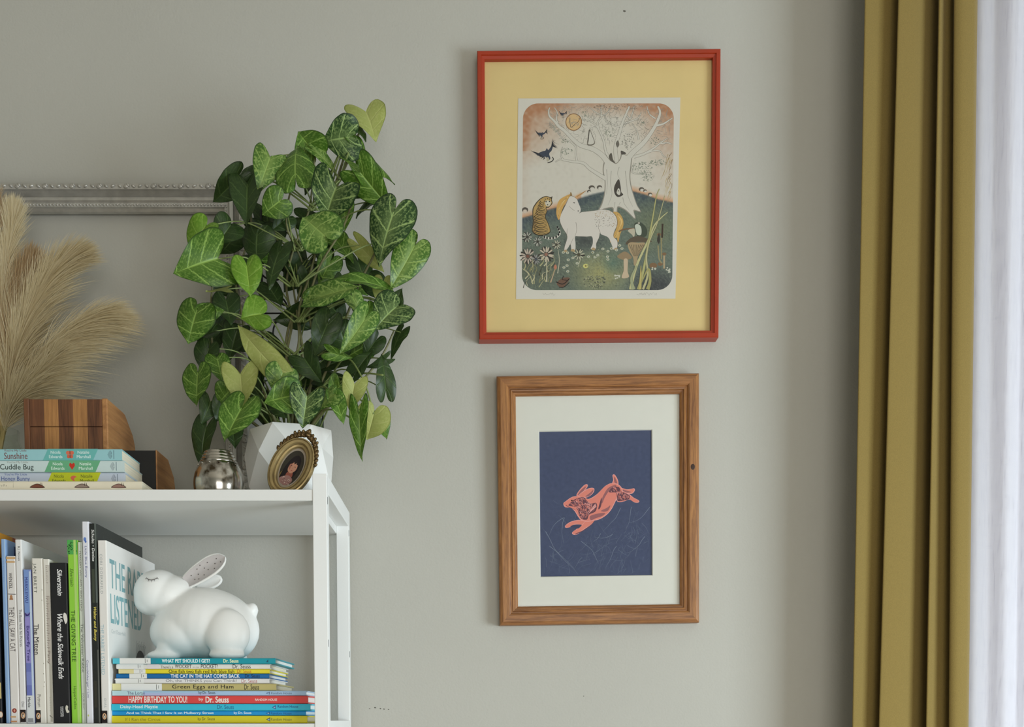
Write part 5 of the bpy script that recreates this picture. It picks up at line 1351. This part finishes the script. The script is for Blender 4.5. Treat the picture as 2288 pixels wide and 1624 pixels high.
MB().lathe(nk, 56).build('neck', M['mercury'], jar, True)
for i in range(14):
    a = 2 * math.pi * i / 14
    r_ = 45.6 * kj; MB().ball((r_ * math.cos(a), r_ * math.sin(a), jz(1042.5)), (0.0021, 0.0023, 0.0016), 8, 6).build('bead', M['mercury'], jar, True)

# ------------------------------------------------------------------ wooden boxes on the top shelf
M['w_light'] = wood('maple_strip', (176, 126, 74), (138, 94, 52), 'Z', 160)
M['w_dark'] = wood('walnut_strip', (118, 76, 48), (74, 44, 28), 'Z', 160)
M['w_side'] = wood('alder_side', (180, 130, 80), (144, 98, 58), 'Y', 110)
M['black_face'] = mat('matt_black_face', (22, 22, 22), 0.7)
YX = 1.668
kx = scale_at(150, 950, YX)[0]
bx = W(147, 950, YX)
bxz = lambda py: W(147, py, YX).z - ZTOPB
wbx = thing('wooden_box', 'striped walnut and maple wooden box standing on the top-shelf books', 'wooden box', (bx.x, YX, ZTOPB + 0.0003))
xl, xr = (53 - 147) * kx, (241 - 147) * kx
H_ = bxz(890); DEP = 0.135; tw = 13 * kx
side = [(0, 0), (DEP, 0), (DEP, H_ * 0.52), (DEP - 0.012, H_ * 0.72), (DEP - 0.05, H_ - 0.001), (DEP - 0.06, H_), (0, H_)]
MB().prism(side, xl, xl + tw, 'x').build('side_board', M['w_dark'], wbx, bevel=0.0015)
MB().prism(side, xr - tw, xr, 'x').build('side_board', M['w_side'], wbx, bevel=0.0015)
sw = (xr - xl - 2 * tw) / 5
zm = bxz(953.5)
for i in range(5):
    x0 = xl + tw + i * sw
    mm = M['w_dark'] if i % 2 == 0 else M['w_light']
    MB().box(x0 + 0.00005, x0 + sw - 0.00005, 0.0006, 0.014, zm + 0.0006, H_ - 0.0012).build('strip', mm, wbx, bevel=0.0004)
    MB().box(x0 + 0.00005, x0 + sw - 0.00005, 0.0010, 0.014, 0.0006, zm - 0.0004).build('strip', mm, wbx, bevel=0.0004)
top = [(0.0142, H_ - 0.0005), (0.0142, H_ - 0.009), (DEP - 0.062, H_ - 0.009), (DEP - 0.02, H_ * 0.66), (DEP - 0.010, H_ * 0.5), (DEP - 0.010, 0.001), (DEP - 0.001, 0.001), (DEP - 0.001, H_ * 0.52), (DEP - 0.013, H_ * 0.715), (DEP - 0.051, H_ - 0.002), (DEP - 0.06, H_ - 0.0005)]
MB().prism(top, xl + tw + 0.0001, xr - tw - 0.0001, 'x').build('lid', M['w_dark'], wbx)
YX2 = 1.722
k2 = scale_at(340, 1050, YX2)[0]
b2 = W(300, 1050, YX2)
wb2 = thing('wooden_box', 'low wooden box with a black front behind the top-shelf books', 'wooden box', (b2.x, YX2, ZT + 0.0003))
H2 = W(320, 1005, YX2).z - ZT
D2 = 0.105
x0, x1 = (252 - 300) * k2, (351 - 300) * k2
side = [(0, 0), (D2, 0), (D2, H2 * 0.55), (D2 - 0.008, H2 * 0.75), (D2 - 0.04, H2), (0, H2)]
MB().prism(side, x0, x0 + 3 * k2, 'x').build('side_board', M['w_side'], wb2, bevel=0.001)
MB().prism(side, x1 - 3 * k2, x1, 'x').build('side_board', M['w_side'], wb2, bevel=0.001)
MB().box(x0 + 3.1 * k2, x1 - 3.1 * k2, 0.0008, 0.010, 0.001, H2 - 0.001).build('front_panel', M['black_face'], wb2)
top = [(0.0102, H2 - 0.001), (0.0102, H2 - 0.008), (D2 - 0.046, H2 - 0.008), (D2 - 0.016, H2 * 0.70), (D2 - 0.008, H2 * 0.5), (D2 - 0.008, 0.001), (D2 - 0.001, 0.001), (D2 - 0.001, H2 * 0.55), (D2 - 0.009, H2 * 0.745), (D2 - 0.041, H2 - 0.001)]
MB().prism(top, x0 + 3.1 * k2, x1 - 3.1 * k2, 'x').build('lid', M['w_dark'], wb2)

# ------------------------------------------------------------------ glass vase with pampas grass
YV = 1.80
kv = scale_at(0, 900, YV)[0]
vc = W(-12, 900, YV)
vase = thing('glass_vase', 'clear glass vase holding dried pampas grass at the left edge', 'vase', (vc.x, YV, ZT + 0.0003))
zr = W(-12, 962, YV).z - ZT
MB().lathe([(0.0, 0.0), (0.050, 0.0), (0.053, 0.004), (0.048, zr * 0.5), (0.040, zr * 0.82), (0.036, zr * 0.9), (0.037, zr), (0.0345, zr), (0.0335, zr * 0.9), (0.0375, zr * 0.82), (0.0455, zr * 0.5), (0.050, 0.006), (0.0, 0.006)], 12).build('body', M['vase_glass'], vase)
m, nt, b = new_mat('dried_pampas')
at_ = N(nt, 'ShaderNodeAttribute'); at_.attribute_name = 'ink'
nt.links.new(at_.outputs['Color'], b.inputs['Base Color']); b.inputs['Roughness'].default_value = 0.9; b.inputs['Specular IOR Level'].default_value = 0.1
tl = N(nt, 'ShaderNodeBsdfTranslucent'); mxs = N(nt, 'ShaderNodeMixShader'); mxs.inputs[0].default_value = 0.35
nt.links.new(at_.outputs['Color'], tl.inputs[0]); nt.links.new(b.outputs[0], mxs.inputs[1]); nt.links.new(tl.outputs[0], mxs.inputs[2])
nt.links.new(mxs.outputs[0], nt.nodes['Material Output'].inputs[0])
M['pampas'] = m
M['straw'] = mat('dry_straw_stem', (186, 164, 112), 0.7, var=0.1, scale=60)
def plume(label, path, t0, wid, n, dy, tint, droop, seed, lean=0.0):
    random.seed(seed)
    foot = (-12 + (path[0][0] + 12) * 0.25, 1085)
    e = thing('pampas_plume', label, 'dried grass', tuple(W(foot[0], 1060, YV) * 1.0), group='pampas plumes in the glass vase')
    o0 = Vector(e.location)
    pts3 = [W(foot[0], 1060, YV + dy * 0.1)] + [W(x, y, YV + dy * (0.3 + 0.7 * i / (len(path) - 1))) for i, (x, y) in enumerate(path)]
    sp_ = crom([tuple(p) for p in pts3], 10)
    MB().tube([p - o0 for p in sp_], 0.0021, 6, 0.0008).build('stem', M['straw'], e, True)
    m_ = len(sp_); v, f, c = [], [], []
    for _ in range(int(n * 2.4)):
        t = t0 + (1 - t0) * random.random() ** 0.85
        fi = t * (m_ - 1); i = min(int(fi), m_ - 2)
        p = sp_[i].lerp(sp_[i + 1], fi - i); tg = (sp_[i + 1] - sp_[i]).normalized()
        rel = (t - t0) / (1 - t0)
        env = math.sin(math.pi * min(1, 0.12 + rel * 0.88)) ** 0.6
        a = tg.orthogonal().normalized(); b_ = tg.cross(a); an = random.uniform(0, 6.283)
        out = (a * math.cos(an) + b_ * math.sin(an))
        spread = random.uniform(0.08, 0.72)
        L = wid * kv * random.uniform(0.8, 2.1) * (0.55 + 0.45 * env) * (1.0 - 0.28 * rel) * 1.3; spread *= 1 - 0.40 * rel
        d = (tg * (1 - spread * 0.5) + out * spread * 0.8).normalized()
        bend = Vector((lean, 0, -droop)) * L
        w_ = random.uniform(0.00016, 0.00042)
        sd = d.cross(Vector((0, -1, 0.2))); sd = sd.normalized() if sd.length > 1e-3 else a
        base_ = len(v); SG = 6
        for k_ in range(SG):
            u_ = k_ / SG; q = p + d * (L * u_) + bend * (u_ ** 2.2); ww = w_ * (0.7 + 1.2 * u_ * (1 - u_) * 2) * (1 - u_ * 0.4)
            v.append(tuple(q - sd * ww - o0)); v.append(tuple(q + sd * ww - o0))
        v.append(tuple(p + d * L + bend - o0))
        for k_ in range(SG - 1):
            r_ = base_ + 2 * k_; f.append((r_, r_ + 1, r_ + 3, r_ + 2))
        f.append((base_ + 2 * SG - 2, base_ + 2 * SG - 1, base_ + 2 * SG))
        cc = lin(mixc(tint[0], tint[1], random.random()))
        c += [cc] * 13
    me = bpy.data.meshes.new('plume'); me.from_pydata(v, [], f)
    at = me.color_attributes.new('ink', 'FLOAT_COLOR', 'POINT')
    for i, cc in enumerate(c): at.data[i].color = cc
    o = link('plume', me, M['pampas'], e); o['kind'] = 'stuff'
    return e
BE = ((234, 224, 194), (206, 190, 152)); BR = ((226, 206, 172), (196, 170, 132)); PA = ((238, 230, 204), (220, 206, 170))
plume('upright pale pampas plume rising at the left edge above the others', [(4, 960), (2, 800), (6, 640), (26, 520), (30, 488)], 0.45, 40, 1500, 0.01, PA, 0.05, 1)
plume('brownish pampas plume behind, cut by the left edge', [(-6, 960), (-22, 780), (-28, 600), (-20, 480)], 0.42, 70, 1800, 0.05, BR, 0.1, 2)
plume('broad beige pampas plume leaning right, its tip highest over the box', [(8, 955), (26, 840), (62, 720), (108, 630), (150, 586)], 0.30, 66, 2600, -0.01, BE, 0.15, 3, 0.1)
plume('drooping beige pampas plume arching furthest right over the wooden box', [(14, 955), (50, 880), (110, 800), (170, 742), (214, 714)], 0.26, 70, 2600, -0.03, BE, 0.30, 4, 0.25)
plume('dense tan pampas plume in the middle, partly behind the leaning ones', [(0, 955), (18, 830), (30, 700), (60, 610)], 0.3, 70, 2400, 0.03, BR, 0.12, 5)
plume('low wispy pampas plume brushing the top of the wooden box', [(12, 955), (36, 905), (80, 858), (120, 800)], 0.22, 56, 1600, -0.045, ((228, 218, 188), (202, 188, 152)), 0.2, 6, 0.1)
# ------------------------------------------------------------------ arrowhead plant
def leaf_mat(name, green, pale, mottle, vein, edge, rough=0.36, trans=0.22):
    m, nt, b = new_mat(name)
    uv = N(nt, 'ShaderNodeUVMap'); uv.uv_map = 'blade'
    sep = N(nt, 'ShaderNodeSeparateXYZ'); nt.links.new(uv.outputs[0], sep.inputs[0])
    def math_(op, a, b_=None, c_=None):
        n = N(nt, 'ShaderNodeMath', operation=op)
        for i, q in enumerate((a, b_, c_)):
            if q is None: continue
            if isinstance(q, (int, float)): n.inputs[i].default_value = q
            else: nt.links.new(q, n.inputs[i])
        return n.outputs[0]
    def ramp(v, lo, hi):
        mr = N(nt, 'ShaderNodeMapRange'); mr.interpolation_type = 'SMOOTHSTEP'; mr.inputs['From Min'].default_value = lo; mr.inputs['From Max'].default_value = hi
        nt.links.new(v, mr.inputs['Value']); return mr.outputs[0]
    tc = N(nt, 'ShaderNodeTexCoord'); inf = N(nt, 'ShaderNodeObjectInfo')
    off = N(nt, 'ShaderNodeVectorMath', operation='ADD'); nt.links.new(tc.outputs['Object'], off.inputs[0])
    rs = math_('MULTIPLY', inf.outputs['Random'], 37.0); cmb = N(nt, 'ShaderNodeCombineXYZ'); nt.links.new(rs, cmb.inputs[0]); nt.links.new(cmb.outputs[0], off.inputs[1])
    nz = N(nt, 'ShaderNodeTexNoise'); nz.inputs['Scale'].default_value = 260; nz.inputs['Detail'].default_value = 5; nt.links.new(off.outputs[0], nz.inputs['Vector'])
    a = math_('ABSOLUTE', sep.outputs[0])
    mid = ramp(a, 0.075, 0.015)
    warp = math_('MULTIPLY_ADD', nz.outputs['Fac'], 0.05, sep.outputs[1])
    ph = math_('MULTIPLY_ADD', a, 0.10, warp)
    main = math_('PINGPONG', math_('MULTIPLY', ph, 5.0), 0.5)
    lat = ramp(main, 0.085, 0.02)
    fine = math_('PINGPONG', math_('MULTIPLY_ADD', a, 2.6, math_('MULTIPLY', ph, 17.0)), 0.5)
    fl = math_('MULTIPLY', ramp(fine, 0.17, 0.04), vein * 0.6)
    fl = math_('MULTIPLY', fl, ramp(nz.outputs['Fac'], 0.38, 0.55))
    halo = math_('MULTIPLY', ramp(a, 0.62, 0.0), mottle * 0.75)
    spk = math_('MULTIPLY', ramp(nz.outputs['Fac'], 0.47, 0.62), mottle)
    tot = math_('MAXIMUM', math_('MAXIMUM', math_('MULTIPLY', mid, 0.95), math_('MULTIPLY', lat, vein)), math_('MAXIMUM', fl, math_('MAXIMUM', halo, spk)))
    tot = math_('MULTIPLY', tot, ramp(a, 1.0, 0.86))
    mx = N(nt, 'ShaderNodeMix', data_type='RGBA'); mx.inputs[6].default_value = lin(green); mx.inputs[7].default_value = lin(pale); nt.links.new(tot, mx.inputs[0])
    em = N(nt, 'ShaderNodeMix', data_type='RGBA'); nt.links.new(math_('MULTIPLY', ramp(a, 0.92, 0.99), 0.8), em.inputs[0]); nt.links.new(mx.outputs[2], em.inputs[6]); em.inputs[7].default_value = lin(edge)
    nt.links.new(em.outputs[2], b.inputs['Base Color'])
    b.inputs['Roughness'].default_value = rough; b.inputs['Specular IOR Level'].default_value = 0.35
    bp = N(nt, 'ShaderNodeBump'); bp.inputs['Strength'].default_value = 0.35; bp.inputs['Distance'].default_value = 0.0012
    nt.links.new(math_('MULTIPLY', math_('MAXIMUM', mid, lat), -1.0), bp.inputs['Height']); nt.links.new(bp.outputs['Normal'], b.inputs['Normal'])
    tl = N(nt, 'ShaderNodeBsdfTranslucent'); nt.links.new(em.outputs[2], tl.inputs[0])
    ms = N(nt, 'ShaderNodeMixShader'); ms.inputs[0].default_value = trans
    nt.links.new(b.outputs[0], ms.inputs[1]); nt.links.new(tl.outputs[0], ms.inputs[2]); nt.links.new(ms.outputs[0], nt.nodes['Material Output'].inputs[0])
    return m
LM = {
    'L': leaf_mat('leaf_variegated', (70, 108, 38), (154, 180, 98), 0.70, 0.85, (48, 76, 30)),
    'V': leaf_mat('leaf_dark_pale_veined', (42, 72, 34), (160, 186, 116), 0.42, 0.95, (24, 44, 22)),
    'M': leaf_mat('leaf_mid_green', (66, 104, 28), (146, 180, 88), 0.26, 0.9, (40, 62, 24)),
    'B': leaf_mat('leaf_fresh_green', (98, 140, 38), (150, 184, 80), 0.35, 0.6, (58, 86, 28)),
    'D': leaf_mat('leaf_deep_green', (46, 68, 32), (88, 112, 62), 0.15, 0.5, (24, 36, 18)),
    'P': leaf_mat('leaf_pale_underside', (164, 174, 96), (190, 196, 124), 0.4, 0.6, (120, 130, 60), 0.5, 0.3),
}
CONTS = [crom([(x, y, 0) for x, y in c], 3) for c in (
    [(0, 0), (0.03, -0.11), (0.16, -0.27), (0.52, -0.33), (0.86, -0.20), (1.0, 0.06), (0.93, 0.27), (0.76, 0.50), (0.38, 0.77), (0.10, 0.93), (0, 1)],
    [(0, 0), (0.08, -0.07), (0.38, -0.24), (0.80, -0.34), (0.98, -0.16), (0.92, 0.12), (0.80, 0.36), (0.50, 0.64), (0.15, 0.90), (0, 1)],
    [(0, 0), (0.04, -0.10), (0.24, -0.25), (0.62, -0.27), (0.92, -0.10), (1.0, 0.14), (0.90, 0.38), (0.68, 0.62), (0.34, 0.82), (0.09, 0.94), (0, 1)])]
def leaf_mesh(L, Wd, fold, droop, wav, seed, lobe=1.0):
    """Arrowhead blade: midrib along +y from the notch at the origin, x across, z towards the viewer."""
    rnd = random.Random(seed); CONT = rnd.choice(CONTS); NS = len(CONT); tw = rnd.uniform(-0.45, 0.45)
    v, f, uv = [], [], []; NT = 5
    ph = rnd.uniform(0, 6.28)
    for side in (-1, 1):
        n0 = len(v)
        for i, c in enumerate(CONT):
            s = i / (NS - 1); yi = max(0.0, (s - 0.30) / 0.70)
            cy = c.y * (lobe if c.y < 0 else 1.0)
            for j in range(NT + 1):
                t = j / NT
                x = c.x * t; y = yi + (cy - yi) * t
                X = side * x * Wd * 0.5; Y = y * L
                Z = fold * abs(X) - droop * L * max(0, y) ** 2 - 0.25 * droop * L * (min(0, y) ** 2) * 6 + wav * L * math.sin(ph + s * 9.0 + side) * t * t
                Z += 0.16 * Wd * (x - x * x) + tw * X * max(0, y) + 0.018 * L * math.sin(ph * 3 + s * 23.0) * t * t * t
                v.append((X, Y, Z)); uv.append((side * t, s))
        for i in range(NS - 1):
            for j in range(NT):
                q = n0 + i * (NT + 1) + j
                qd = (q, q + 1, q + NT + 2, q + NT + 1)
                f.append(qd if side > 0 else qd[::-1])
    me = bpy.data.meshes.new('leaf'); me.from_pydata(v, [], f)
    ul = me.uv_layers.new(name='blade')
    for lp in me.loops: ul.data[lp.index].uv = uv[lp.vertex_index]
    me.update()
    return me
YPL = 1.785
plant = thing('arrowhead_plant', 'leafy green variegated arrowhead plant growing from the white faceted pot', 'plant', (pc.x, YP, ZT + PH * 0.88))
PO = Vector(plant.location)
# base x,y  tip x,y  width  kind  depth  roll  (photo pixels; depth relative to the pot's middle, minus is nearer)
LV = [
 (818, 250, 842, 311, 84, 'P', .02, .2), (781, 306, 722, 320, 74, 'V', .00, -.5), (782, 306, 818, 341, 30, 'M', .01, .7), (792, 285, 820, 318, 26, 'D', .02, .6),
 (660, 396, 652, 293, 86, 'M', -.05, .1), (702, 340, 668, 306, 72, 'M', .00, .3), (704, 338, 757, 375, 30, 'L', -.01, .5), (604, 352, 582, 428, 70, 'L', -.04, .2),
 (530, 398, 471, 446, 46, 'D', -.02, .6), (553, 412, 556, 514, 76, 'D', -.03, .1), (627, 448, 585, 479, 62, 'M', -.05, .3), (752, 418, 717, 480, 108, 'V', -.06, .1),
 (803, 390, 765, 345, 30, 'M', -.01, .7), (806, 386, 872, 458, 70, 'M', -.02, .5), (812, 372, 884, 402, 38, 'M', .01, .6), (838, 449, 788, 472, 36, 'D', .03, .5),
 (770, 462, 772, 512, 40, 'M', .00, .2), (727, 529, 674, 477, 98, 'L', -.08, .1), (880, 474, 843, 584, 96, 'V', -.05, .1), (926, 550, 880, 650, 64, 'L', -.02, .4),
 (803, 548, 856, 608, 34, 'P', .02, .4), (781, 628, 890, 610, 40, 'M', -.05, -.6), (712, 664, 808, 650, 50, 'L', -.07, -.3), (700, 664, 674, 680, 30, 'L', -.06, .3),
 (459, 506, 421, 560, 66, 'B', -.06, .2), (486, 578, 402, 618, 122, 'M', -.09, .1), (551, 594, 561, 664, 64, 'B', -.09, .1), (575, 520, 567, 584, 72, 'D', -.02, .2),
 (624, 562, 598, 646, 48, 'D', -.03, .4), (515, 504, 492, 548, 62, 'D', -.03, .3), (440, 694, 418, 766, 84, 'M', -.06, .2), (452, 700, 500, 690, 34, 'M', -.05, .6),
 (584, 702, 540, 710, 84, 'B', -.09, .4), (620, 828, 522, 731, 54, 'P', -.10, .3), (467, 778, 449, 828, 56, 'D', -.04, .2), (442, 832, 438, 908, 64, 'M', -.06, .3),
 (537, 836, 544, 910, 76, 'P', -.09, .1), (632, 832, 616, 880, 68, 'L', -.10, .2), (512, 874, 486, 900, 56, 'M', -.07, .3), (540, 912, 508, 992, 82, 'M', -.11, .1),
 (470, 898, 458, 948, 40, 'D', -.06, .5), (497, 903, 483, 942, 42, 'D', -.06, .3), (461, 955, 441, 1040, 56, 'D', -.05, .3), (651, 884, 597, 904, 74, 'M', -.11, .2),
 (686, 886, 673, 953, 72, 'V', -.12, .1), (743, 882, 700, 912, 42, 'L', -.11, .4), (748, 887, 772, 948, 36, 'M', -.10, .4), (792, 858, 781, 914, 52, 'P', -.06, .2),
 (836, 922, 818, 980, 70, 'P', -.05, .2), (846, 930, 868, 976, 40, 'M', -.03, .4), (803, 924, 803, 1026, 40, 'M', -.06, .4), (886, 686, 840, 734, 88, 'V', -.05, .2),
 (880, 688, 896, 646, 40, 'D', -.03, .4), (787, 662, 812, 708, 40, 'L', -.06, .3), (816, 712, 770, 796, 52, 'L', -.08, .4), (732, 722, 702, 794, 58, 'D', -.06, .2),
 (762, 738, 776, 792, 58, 'D', -.03, .2), (795, 832, 830, 781, 38, 'D', -.02, .4), (862, 872, 860, 802, 42, 'D', -.02, .3), (896, 742, 866, 797, 32, 'D', -.01, .5),
 (862, 802, 820, 824, 18, 'D', -.01, .7), (738, 787, 788, 800, 26, 'M', -.07, .6), (857, 630, 851, 682, 46, 'P', .00, .2), (680, 800, 716, 854, 60, 'D', -.03, .2),
 (506, 645, 462, 652, 22, 'P', -.06, .7), (702, 398, 676, 428, 44, 'D', .00, .3), (642, 486, 612, 522, 40, 'D', .00, .4), (782, 420, 806, 442, 30, 'D', .01, .3),
 (565, 388, 528, 404, 40, 'D', -.01, .4), (560, 590, 536, 640, 60, 'D', .02, .2), (612, 520, 590, 560, 60, 'D', .02, .2), (530, 740, 506, 800, 64, 'D', .00, .3),
 (505, 670, 520, 730, 56, 'D', .00, .2), (590, 800, 576, 860, 64, 'D', .00, .2), (650, 560, 676, 610, 56, 'D', .03, .2), (556, 850, 590, 900, 60, 'D', .01, .3),
 (690, 620, 664, 660, 50, 'D', .02, .3), (770, 640, 750, 690, 50, 'D', .01, .2), (706, 690, 730, 740, 52, 'D', .01, .3), (840, 760, 812, 800, 40, 'D', .01, .3),
 (760, 860, 738, 900, 50, 'M', -.05, .3), (485, 800, 500, 850, 50, 'M', -.05, .3), (600, 640, 632, 690, 46, 'D', .01, .3), (720, 560, 740, 606, 44, 'D', .03, .4),
 (478, 740, 440, 752, 40, 'D', -.03, .4), (620, 900, 640, 935, 44, 'D', -.04, .3), (520, 960, 530, 1000, 40, 'D', -.03, .3), (820, 690, 832, 740, 40, 'M', -.02, .4),
]
random.seed(31)
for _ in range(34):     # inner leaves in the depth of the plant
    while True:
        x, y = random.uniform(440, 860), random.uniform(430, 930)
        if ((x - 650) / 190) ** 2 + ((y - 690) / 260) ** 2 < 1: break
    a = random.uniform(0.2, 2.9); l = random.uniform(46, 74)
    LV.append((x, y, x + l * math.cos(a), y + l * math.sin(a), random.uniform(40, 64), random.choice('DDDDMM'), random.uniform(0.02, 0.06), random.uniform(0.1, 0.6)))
random.seed(77)
stem_mat = mat('petiole_green', (122, 138, 80), 0.5, var=0.15, scale=60)
vine_mat = mat('vine_stem', (112, 112, 74), 0.6, var=0.25, scale=90)
def to_loc(p): return p - PO
hub = [(655, 960), (650, 880), (660, 800), (668, 720), (655, 640), (668, 560), (700, 470), (745, 400)]
for n, (bx_, by_, tx_, ty_, wd_, kd, dy, roll) in enumerate(LV):
    Y = YPL + dy
    pb = W(bx_, by_, Y); pt = W(tx_, ty_, Y)
    kz = scale_at(bx_, by_, Y)[0]
    ey = pt - pb
    Lapp = ey.length
    pitch = random.uniform(-0.35, 0.45)
    ey = (ey.normalized() * math.cos(pitch) + Vector((0, -math.sin(pitch), 0))).normalized()
    nrm = Vector((0, -1, 0)); nrm = (nrm - ey * nrm.dot(ey)).normalized()
    ex = ey.cross(nrm)
    rr = roll * random.choice((-1, 1)) * 1.1
    ex2 = ex * math.cos(rr) + nrm * math.sin(rr); nz_ = ex2.cross(ey)
    L = Lapp / math.cos(pitch); Wd = wd_ * kz / max(0.45, math.cos(rr)) * 1.10
    me = leaf_mesh(L, Wd, random.uniform(0.05, 0.28) * (1 if random.random() < 0.8 else -1), random.uniform(0.05, 0.30), random.uniform(0.02, 0.055), n, random.uniform(0.9, 1.3))
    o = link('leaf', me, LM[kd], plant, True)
    Mx = Matrix((ex2, ey, nz_)).transposed().to_4x4(); Mx.translation = to_loc(pb)
    o.matrix_local = Mx
    # petiole: from the notch back to the nearest vine
    hx, hy = min(hub, key=lambda q: abs(q[1] - (by_ + 70)) + 0.2 * abs(q[0] - bx_))
    low = by_ > 800
    if low: hx, hy = (648 + (bx_ - 648) * 0.25, 962)
    hx += random.uniform(-14, 14)
    ph_ = W(hx, hy, (YP if low else YPL) + random.uniform(-0.02, 0.02))
    d = ph_ - pb
    mid1 = pb + d * 0.35 + Vector((0, 0.012, 0.012 + 0.10 * abs(d.x) + (0.018 if low else 0))); mid2 = pb + d * 0.7 + Vector((0, 0.004, 0.006 + 0.06 * abs(d.x) + (0.022 if low else 0)))
    pts = [to_loc(q) for q in crom([tuple(pb + nz_ * -0.0006), tuple(mid1), tuple(mid2), tuple(ph_)], 5)]
    MB().tube(pts, 0.00085, 5, 0.0016).build('petiole', stem_mat, plant, True)
# main vines
for pts in ([(640, 985), (648, 900), (640, 800), (652, 720), (640, 640), (655, 560), (690, 470), (704, 350)], [(665, 985), (660, 890), (676, 800), (668, 700), (690, 620), (720, 520), (748, 430), (790, 330), (815, 262)], [(650, 985), (655, 860), (640, 760), (668, 660), (676, 590), (640, 500), (655, 400)],
            [(630, 985), (600, 900), (560, 800), (540, 700), (528, 620), (560, 520), (556, 430)], [(670, 985), (700, 900), (740, 800), (770, 720), (800, 640), (840, 560), (860, 500), (838, 450)], [(676, 985), (720, 920), (790, 870), (850, 800), (880, 740)], [(622, 985), (560, 940), (510, 890), (480, 800), (470, 700), (480, 600)], [(660, 985), (690, 880), (705, 780), (690, 690), (712, 600), (770, 500), (800, 400)],
            [(745, 430), (790, 330), (812, 268)], [(726, 480), (760, 380), (781, 310)], [(655, 985), (662, 900), (655, 830), (668, 760), (662, 690), (650, 610)]):
    p3 = crom([tuple(W(x, y, YPL + 0.01 + 0.02 * math.sin(x * 0.05 + y * 0.02))) for x, y in pts], 6)
    MB().tube([to_loc(p) for p in p3], 0.0026, 7, 0.0014).build('vine', vine_mat, plant, True)
# trailing stem at the lower right and lower left
for pts in ([(680, 950), (735, 915), (785, 935), (806, 955)], [(720, 880), (770, 800), (812, 850), (835, 925)], [(726, 870), (800, 836), (856, 838)], [(640, 952), (565, 905), (500, 900)]):
    p3 = crom([tuple(W(x, y, YP + (YPL - 0.05 - YP) * min(1, i * 0.6))) for i, (x, y) in enumerate(pts)], 6)
    MB().tube([to_loc(p) for p in p3], 0.0014, 6).build('vine', stem_mat, plant, True)

# ------------------------------------------------------------------ black ring trellis standing in the pot
tr_ = thing('plant_trellis', 'black wire trellis of stacked rings standing in the white pot', 'plant support', tuple(W(655, 1000, YP + 0.02)))
TO = Vector(tr_.location)
YT = YP + 0.022
for x in (583, 728):
    top_y = 470 if x < 600 else 335
    p3 = [W(x + (655 - x) * 0.02 * i, top_y + (1000 - top_y) * i / 5, YT) - TO for i in range(6)]
    MB().tube(p3, 0.0017, 8).build('upright', M['wire'], tr_, True)
for (cx_, cy_, r_) in ((664, 548, 46), (652, 640, 45), (655, 744, 45), (656, 842, 44), (690, 900, 34), (612, 592, 34), (612, 690, 30)):
    p3 = []
    for i in range(29):
        a = 2 * math.pi * i / 28
        p3.append(W(cx_ + r_ * math.cos(a), cy_ + r_ * math.sin(a), YT + 0.002) - TO)
    MB().tube(p3, 0.0015, 7).build('ring', M['wire'], tr_, True)
for y in (505, 700, 895): MB().tube([W(582, y, YT) - TO, W(729, y, YT) - TO], 0.0013, 6).build('crossbar', M['wire'], tr_, True)
